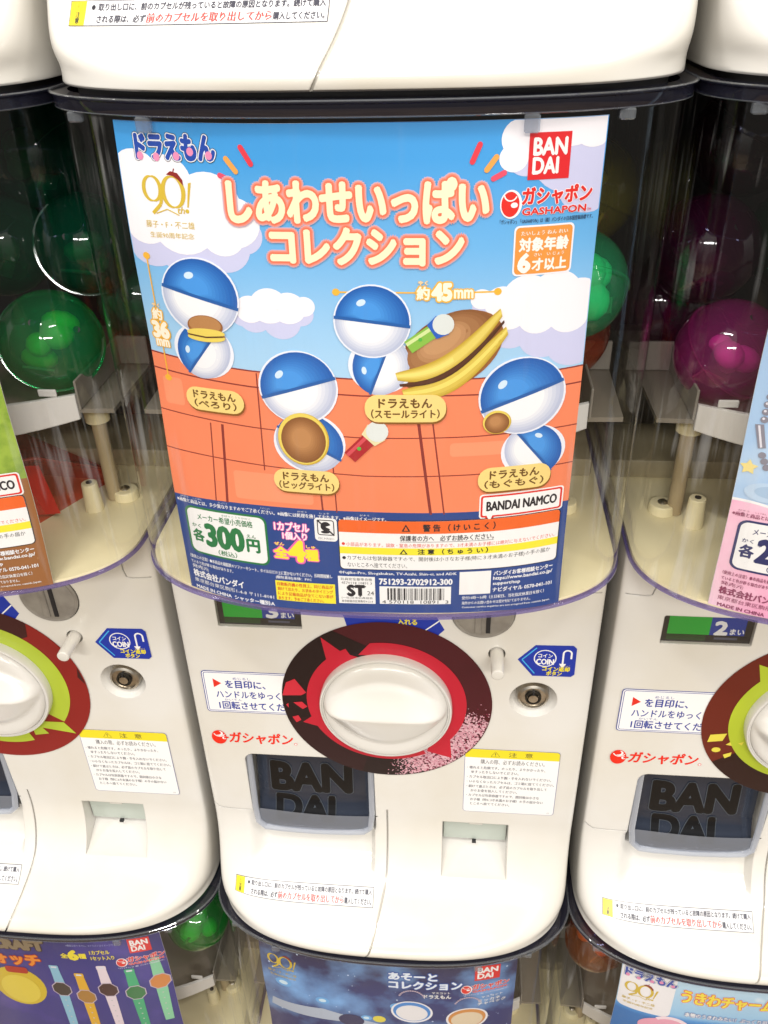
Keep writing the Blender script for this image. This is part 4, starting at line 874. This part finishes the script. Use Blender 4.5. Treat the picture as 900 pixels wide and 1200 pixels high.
def low_poster(kind):
    p = Print(.075); W = ink('f6f5f3')
    if kind == 'watches':
        g = ramp_mat('poster_violet_navy_print', [(384, '2c2f7a'), (600, '34348a'), (656, '2a2c70')], noise=(25, '4a3f9c', .5, .7)); p.rect(-116.4, 384, 113.8, 656, g, 0)
        p.text('CRAFT', -40, 636, 8, 650, ink('8a7a60'), 4, .09, 2, outline=[(.15, ink('33241a'))])
        p.text('ウォッチ', -60, 610, 0, 628, ink('f0902c'), 4, .06, 2, outline=[(.12, ink('b02414'))])
        p.text('※機能はありません。※イラストはイメージです。', 30, 644, 76, 647, ink('aab0d8'), 3, .01, 1)
        YE = ink('f2de3c'); p.text('全', 22.4, 627, 29, 634, YE, 4, .04); p.text('6', 30, 625, 38, 638, YE, 4, .07); p.text('種', 39, 627, 46, 634, YE, 4, .04)
        p.text('1カプセル', 50, 633, 68, 638.6, YE, 4, .04); p.text('1セット入り', 50, 624.6, 71, 630.4, YE, 4, .04)
        bn_square(p, 85.6, 631, 104.6, 652, 5); gasha_logo(p, 72, 613.8, 1.02, 6, halo=ink('fbf0f4'))
        p.text('「ガシャポン」は（株）バンダイの登録商標です。', 72, 609.6, 112, 611.8, ink('dfe2f2'), 5, .02, 1)
        for x, dz, strap, face in ((12, 0, '8ec4dc', '3a3230'), (34, -10, 'e8b430', 'b0803a'), (57, 2, 'ecdce4', '46282a'), (81, -6, '36b07a', '2a7a44'), (104, 4, '8cd4a8', 'd88a48')):
            z = 576+dz; p.quad([(x-4.5, z+34), (x+3.5, z+36), (x+5, z+8), (x-5, z+8)], ink(strap), 3); p.quad([(x-5, z-8), (x+5, z-8), (x+4, z-64), (x-4, z-64)], ink(strap), 3)
            p.rrect(x-5, z+32, x+4, z+38, 1.5, ink(strap), 4); p.rrect(x-3.2, z+34, x+2.2, z+36.4, .6, ink('dfe2ea'), 5)
            hx = [(x+10*math.cos(math.radians(a)), z+12*math.sin(math.radians(a))) for a in (22, 90-22, 90+22, 158, 202, 248, 292, 338)]; p.poly(hx, ink('c8b8c8'), 4)
            hx = [(x+9*math.cos(math.radians(a)), z+10.8*math.sin(math.radians(a))) for a in (22, 90-22, 90+22, 158, 202, 248, 292, 338)]; p.poly(hx, ink(face), 5)
            for k in range(5): p.ell(x, z-18-9*k, .9, .9, ink('ffffff', .5), 4, 8)
        p.ell(-30, 575, 26, 30, ink('d8bc30'), 2); p.ell(-30, 570, 19, 22, ink('e6d04c'), 3); p.rrect(-38, 596, -16, 606, 3, ink('b4241c'), 4)
    elif kind == 'galaxy':
        g = ramp_mat('poster_galaxy_print', [(384, '16245a'), (600, '1d2f74'), (656, '181c48')], noise=(16, '7fb4ee', .46, .70)); p.rect(-116.4, 384, 113.8, 656, g, 0)
        ninety(p, -109, 617, 1.05, 5)
        OL = [(.13, ink('2b6cc8')), (.11, ink('1c46a0'))]
        p.text('あそーと', 2, 632, 44, 642, ink('e8f2fc'), 8, .055, 3, outline=OL); p.text('コレクション', 2, 618.5, 66, 629.5, ink('e8f2fc'), 8, .055, 3, outline=OL, skew=.02)
        bn_square(p, 77, 630, 99, 651, 5); gasha_logo(p, 66, 612.6, 1.02, 6, halo=ink('fbf0f4')); p.text('「ガシャポン」は（株）バンダイの登録商標です。', 68, 608.6, 108, 611, ink('dfe2f2'), 5, .02, 1)
        p.text('マスコット', 40, 612.4, 56, 615.4, W, 4, .02); p.text('ドラえもん', 33, 605.4, 57, 610.6, W, 4, .04)
        p.text('マスコット', 84, 601.6, 103, 604.6, W, 4, .02); p.text('ミッカネ\nチャペック', 81, 591, 106, 600, W, 4, .03)
        rr = random.Random(5)
        for i in range(60): r = rr.choice((.3, .3, .5, .9)); p.ell(rr.uniform(-112, 110), rr.uniform(530, 650), r, r, ink('cfe2ff'), 2, 8)
        for x, z, r in ((-96, 600, 6), (-60, 585, 5), (10, 588, 6), (-20, 566, 4)):
            p.ell(x, z, r*1.3, r, ink('6fb4ee'), 2, 20); p.ell(x, z, r*.7, r*.5, ink('d6f0ff'), 3, 16)
        p.poly([(-110, 566), (-60, 572), (0, 556), (10, 548), (-40, 556), (-112, 552)], ink('b8c4d6'), 2); p.ell(-34, 560, 12, 9, ink('20285c'), 3)
        # ball chain strap tops and plain round charms
        for cx, cz, c1, c2 in ((22, 582, 'f0eef0', '3f8cd8'), (72, 572, 'e8d6b8', 'd8924a')):
            p.ell(cx, cz, 19, 17, ink('f6f4f8'), 4, 30); p.ell(cx, cz+.5, 17, 15, ink(c2), 5, 30); p.ell(cx, cz-1.5, 14.4, 12.4, ink(c1), 6, 30)
            for k in range(14): a = math.radians(25+k*10); p.ell(cx+12*math.cos(a), cz+20+14*math.sin(a), 1, 1, ink('c9b4c4'), 7, 8)
        p.ell(-8, 566, 6, 5, ink('e8d84c'), 4, 18)
    else:
        g = ramp_mat('poster_sea_print', [(384, '1e62ac'), (590, '2a78c0'), (596, '4a9ade'), (602, '9ccdf0'), (656, 'c6e4f6')], noise=(20, 'ffffff', .66, .8)); p.rect(-116.4, 384, 113.8, 656, g, 0)
        p.rrect(-116, 596, -72, 655, 6, ink('f4f2f4'), 2); dora_title(p, -113, 640, -72, 650, 6); ninety(p, -112, 612, 1.05, 5)
        p.text('うきわチャームコレクション', -66, 623, 76, 641, ink('fbe64a'), 8, .06, 3, outline=[(.15, ink('f4f0f0')), (.12, ink('e8402c'))])
        p.text('本物のうきわみたい！ぷっくり可愛い♪', -60, 603, 20, 609.5, W, 6, .04, 2, outline=[(.12, ink('2a62b8'))])
        p.ell(-70, 578, 26, 16, ink('f0a8c0'), 4, 30); p.ell(-70, 578, 12, 7, ink('2a78c0'), 5, 24); p.arc(-70, 578, 16, 20, 30, 130, ink('fbe4ec'), 5, 20)
        p.ell(10, 570, 26, 16, ink('f2d24a'), 4, 30); p.ell(10, 570, 12, 7, ink('2a78c0'), 5, 24); bn_square(p, 78.6, 630.4, 97.6, 650.4, 9)
    return p

# ------------------------------------------------------------------ capsules
def capsule(loc, rot, col, label, r=.0325, content=True, lowcol=None, hue=None):
    rt = empty('toy_capsule', loc); rt.rotation_euler = rot
    cc = hexc(col)
    top = clear('capsule_tint_'+col, tuple(.25+.75*c for c in cc[:3])+(1,) if False else tuple(min(1, c**.55) for c in cc[:3])+(1,), .05, body=.22, bodycol=cc, ior=1.5)
    prof_ = [(r*math.cos(math.radians(a)), r*math.sin(math.radians(a))) for a in range(0, 91, 6)]
    bm = lathe([(r*.985, -.0012), (r*1.035, -.0010), (r*1.035, .0012)] + [(max(a, 0) if a > 1e-5 else 0, b+.0012) for a, b in prof_], 40); from_bm('shell_top', bm, top, rt)
    lowm = clear('capsule_low_'+(lowcol or col), tuple(min(1, c**.55) for c in hexc(lowcol or col)[:3])+(1,), .05, body=.2, bodycol=hexc(lowcol or col), ior=1.5)
    bm = lathe([(r*.99, -.0014)] + [(max(a, 0) if a > 1e-5 else 0, -b-.0014) for a, b in prof_], 40); from_bm('shell_bottom', bm, lowm, rt)
    for k in range(2):
        bm = bmesh.new(); cyl(bm, .0022, .0006, Matrix.Translation((.4*r*(1 if k else -1), 0, .93*r)) , 10); from_bm('air_hole', bm, DARK, rt)
    if content:
        rr = random.Random(int((loc[0]+loc[2])*1000)); bm = bmesh.new()
        for k in range(4):
            q = bmesh.ops.create_icosphere(bm, subdivisions=2, radius=r*rr.uniform(.22, .38)); v = Vector((rr.uniform(-.4, .4), rr.uniform(-.4, .4), rr.uniform(-.35, .35)))*r
            bmesh.ops.scale(bm, vec=(1, rr.uniform(.6, 1.1), rr.uniform(.6, 1.2)), verts=q['verts']); bmesh.ops.translate(bm, vec=v, verts=q['verts'])
        from_bm('toy', bm, mat('toy_'+(hue or 'cfcf60'), hexc(hue or 'cfcf60'), .5), rt)
        bm = bmesh.new(); box(bm, -r*.5, r*.1, -r*.55, -r*.5, -r*.5, -r*.2); from_bm('folded_leaflet', bm, mat('leaflet_paper', hexc('8a7a60'), .6), rt)
    return tag(rt, label, 'capsule', 'toy capsules inside the machine windows')

# ================================================================== ASSEMBLE
proto = build_machine()
cfg = {}   # (col,row) -> root
first = True
info = {
 (0, 0): ('white capsule toy machine in the centre with crimson and maroon dial', 'crimson', '3'),
 (-1, 0): ('white capsule toy machine left of centre with dark red and lime dial', 'lime_red', '3'),
 (1, 0): ('white capsule toy machine right of centre with brown and lime dial', 'brown_lime', '2'),
 (0, 1): ('machine stacked above the centre one, its rounded tray at the top edge', 'crimson', '3'),
 (-1, 1): ('machine stacked above the left one, only its tray corner showing at top left', 'lime_red', '3'),
 (1, 1): ('machine stacked above the right one, only its tray corner showing at top right', 'brown_lime', '3'),
 (0, -1): ('machine under the centre one, window top with a starry poster showing', 'crimson', '3'),
 (-1, -1): ('machine under the left one, window top with green capsules and watch poster', 'lime_red', '3'),
 (1, -1): ('machine under the right one, window top with sea blue poster and orange capsule', 'brown_lime', '2')}
for key, (lab, kind, n) in info.items():
    r = proto if key == (0, 0) else dup(proto)
    cfg[key] = r; r.location = (key[0]*PITCH, 0, Z0+key[1]*H)
    tag(r, lab, 'toy machine', 'capsule toy machines stacked in rows')
for key, (lab, kind, n) in info.items():
    dial(cfg[key], kind); price_card(cfg[key], n)
def at(key, dz=0): return (key[0]*PITCH, 0, Z0+key[1]*H+dz)
for key, name, pr, lab in (
    ((0, 0), 'poster', main_poster(), 'blue sky and orange roof poster in the centre window, price 300 yen'),
    ((-1, 0), 'poster', side_poster('field'), 'green and brown poster in the left machine window, cut by the left edge'),
    ((1, 0), 'poster', side_poster('pastel'), 'pale blue and pink poster in the right machine window, price 200 yen'),
    ((0, -1), 'poster', low_poster('galaxy'), 'starry navy poster in the window below the centre machine'),
    ((-1, -1), 'poster', low_poster('watches'), 'violet poster of coloured toy watches below the left machine'),
    ((1, -1), 'poster', low_poster('sea'), 'sea blue poster with yellow title below the right machine')):
    tag(finish(pr, name, at(key)), lab, 'poster', 'paper posters inside the machine windows')

def P3(key, x, y, z): return (key[0]*PITCH+x, y, Z0+key[1]*H+z)
L, M_, R_k = (-1, 0), (0, 0), (1, 0)
capsule(P3(L, .106, .030, .5130), (.9, .3, .4), '3fd98a', 'green capsule with pale toys inside, on the left machine hopper lip', hue='b8d44a')
capsule(P3(L, .030, .020, .5130), (.2, .9, .1), '38c888', 'green capsule at the far left edge, left of the hopper lip capsule', hue='8ac070')
capsule(P3(L, .118, .085, .560), (1.2, .2, .4), '26a078', 'dark green capsule at the back of the left machine, upper right of the pile', hue='5aa060')
capsule(P3(L, .060, .085, .560), (.2, .5, .9), '26a078', 'dark green capsule deep in the left machine, behind the lit one', hue='5aa060')
capsule(P3(M_, .116, .030, .5525), (.5, .4, 2.4), '4fe6a6', 'bright green capsule beside the right edge of the centre poster', hue='8ae0b0', r=.031)
capsule(P3(M_, .112, .062, .5120), (.5, 1.4, .4), 'd8602a', 'orange red capsule under the bright green one in the centre machine', hue='e0a060', lowcol='e06a3a')
capsule(P3(M_, -.118, .045, .5400), (1.0, .2, .2), 'c84a2c', 'red orange capsule left of the centre poster, seen at the window corner', hue='e0a060')
capsule(P3(M_, -.120, .060, .6040), (.3, 1.1, .2), '1f8a70', 'teal green capsule high at the left corner of the centre window', hue='60a060')
capsule(P3(R_k, -.108, .030, .5110), (.6, .5, .3), 'e04ab0', 'magenta capsule resting on the right machine hopper lip', hue='e8b0d0', r=.031)
capsule(P3(R_k, -.120, .075, .5600), (.9, .1, .8), '7a2860', 'dark purple capsule up behind the magenta one in the right machine', hue='703050')
capsule(P3(R_k, -.060, .085, .5650), (.3, .6, .8), '1c6a48', 'dark green capsule at the back of the right machine pile', hue='5aa060')
capsule(P3(L, .142, .110, .5150), (.4, 1.2, .4), '26a078', 'teal green capsule low at the back right of the left machine pile', hue='5aa060')
capsule(P3(L, .090, .100, .6150), (.4, .2, 1.4), '1f9070', 'very dark green capsule at the top of the left machine pile', hue='5aa060')
capsule(P3(M_, .126, .100, .5900), (.4, .2, 1.4), 'b8b040', 'yellowish capsule behind the top right corner of the centre poster', hue='a0a060')
capsule(P3(M_, -.122, .085, .4980), (1.4, .2, .4), 'd8602a', 'orange capsule low behind the left edge of the centre poster', hue='e0a060')
capsule(P3(R_k, -.136, .110, .5130), (.4, 1.2, .4), '7a2860', 'plum capsule low at the back left of the right machine pile', hue='703050')
capsule(P3(R_k, -.100, .100, .6200), (.4, .2, 1.4), '5a2a40', 'nearly black red capsule at the top of the right machine pile', hue='703050')
LL, LM, LR_ = (-1, -1), (0, -1), (1, -1)
capsule(P3(LL, .128, -.002, .6000), (.3, .6, .8), '44c860', 'vivid green capsule in the lower left window, right of the watch poster', hue='70c060', r=.030)
capsule(P3(LL, .112, .055, .6150), (.9, .6, .2), '1f9070', 'dark teal capsule behind the vivid green one in the lower left window', hue='5aa060')
capsule(P3(LR_, -.128, .000, .6050), (.3, .9, .8), 'c8642a', 'orange capsule in the lower right window, left of its sea poster', hue='e0a060', r=.028, lowcol='d88a50')
capsule(P3(LM, .130, .030, .6100), (.3, .2, .8), '7a2a3a', 'dark red capsule at the right corner of the window below centre', hue='a05040', r=.028)
capsule(P3(LM, -.130, .030, .6050), (.3, .2, .8), '1f8a60', 'green capsule at the left corner of the window below centre', hue='60a060', r=.028)

# red transparent box with a red card, standing on the left machine's case floor
rt = empty('red_plastic_box', P3(L, .060, .02, .3840))
RC = clear('red_tinted_plastic', (.95, .30, .18, 1), .06, body=.22, bodycol=(.8, .14, .06, 1), ior=1.5)
bm = bmesh.new()
pts = [(-.05, -.040, 0), (.010, -.022, 0), (.046, .050, 0), (.044, .052, .010), (.022, -.004, .050), (.0, -.018, .052), (-.05, -.034, .052)]
v = [bm.verts.new(q) for q in pts]; v2 = [bm.verts.new((q[0]-.001, q[1]+.0015, q[2])) for q in pts]
for A in (v, ):
    bm.faces.new((A[0], A[1], A[5], A[6])); bm.faces.new((A[1], A[2], A[3], A[4], A[5]))
B_ = [bm.verts.new((-.05, .06, 0)), bm.verts.new((-.05, .06, .05))]
bm.faces.new((v[6], v[5], v[4], v[3], B_[1])); bm.faces.new((v[2], B_[0], B_[1], v[3]))
for q in v2: bm.verts.remove(q)
from_bm('box_shell', bm, RC, rt, smooth=False)
for a, b in ((1, 5), (4, 3), (3, 2), (5, 4)): from_bm('box_edge', tube([pts[a], pts[b]], .0011, 6), mat('red_box_edge', hexc('a82c1c', .8), .2, coat=.5), rt)
p = Print(.06); p.quad([(-50, 4), (28, 4), (22, 44), (-50, 46)], ink('e02418'), 0); p.text('りんご', -44, 20, 0, 30, ink('f6f0ee'), 1, .04)
p.build('red_card', lambda x, z: -.008+.2*x, rt, xs=None)
tag(rt, 'translucent red box with a red card standing inside the left machine', 'box')

# ------------------------------------------------------------------ surroundings
bm = bmesh.new(); box(bm, -3, 3, -4, 1.2, -.02, 0); fl = from_bm('floor', bm, mat('shop_floor_vinyl', hexc('b49a78', .6), .3, wear=(3, hexc('8a7050', .6))), smooth=False); fl['kind'] = 'structure'
bm = bmesh.new(); box(bm, -3, 3, .335, .36, 0, 2.9); wl = from_bm('wall_back', bm, mat('dark_shelf_back', (.05, .045, .04, 1), .6, bump=(40, .1)), smooth=False); wl['kind'] = 'structure'
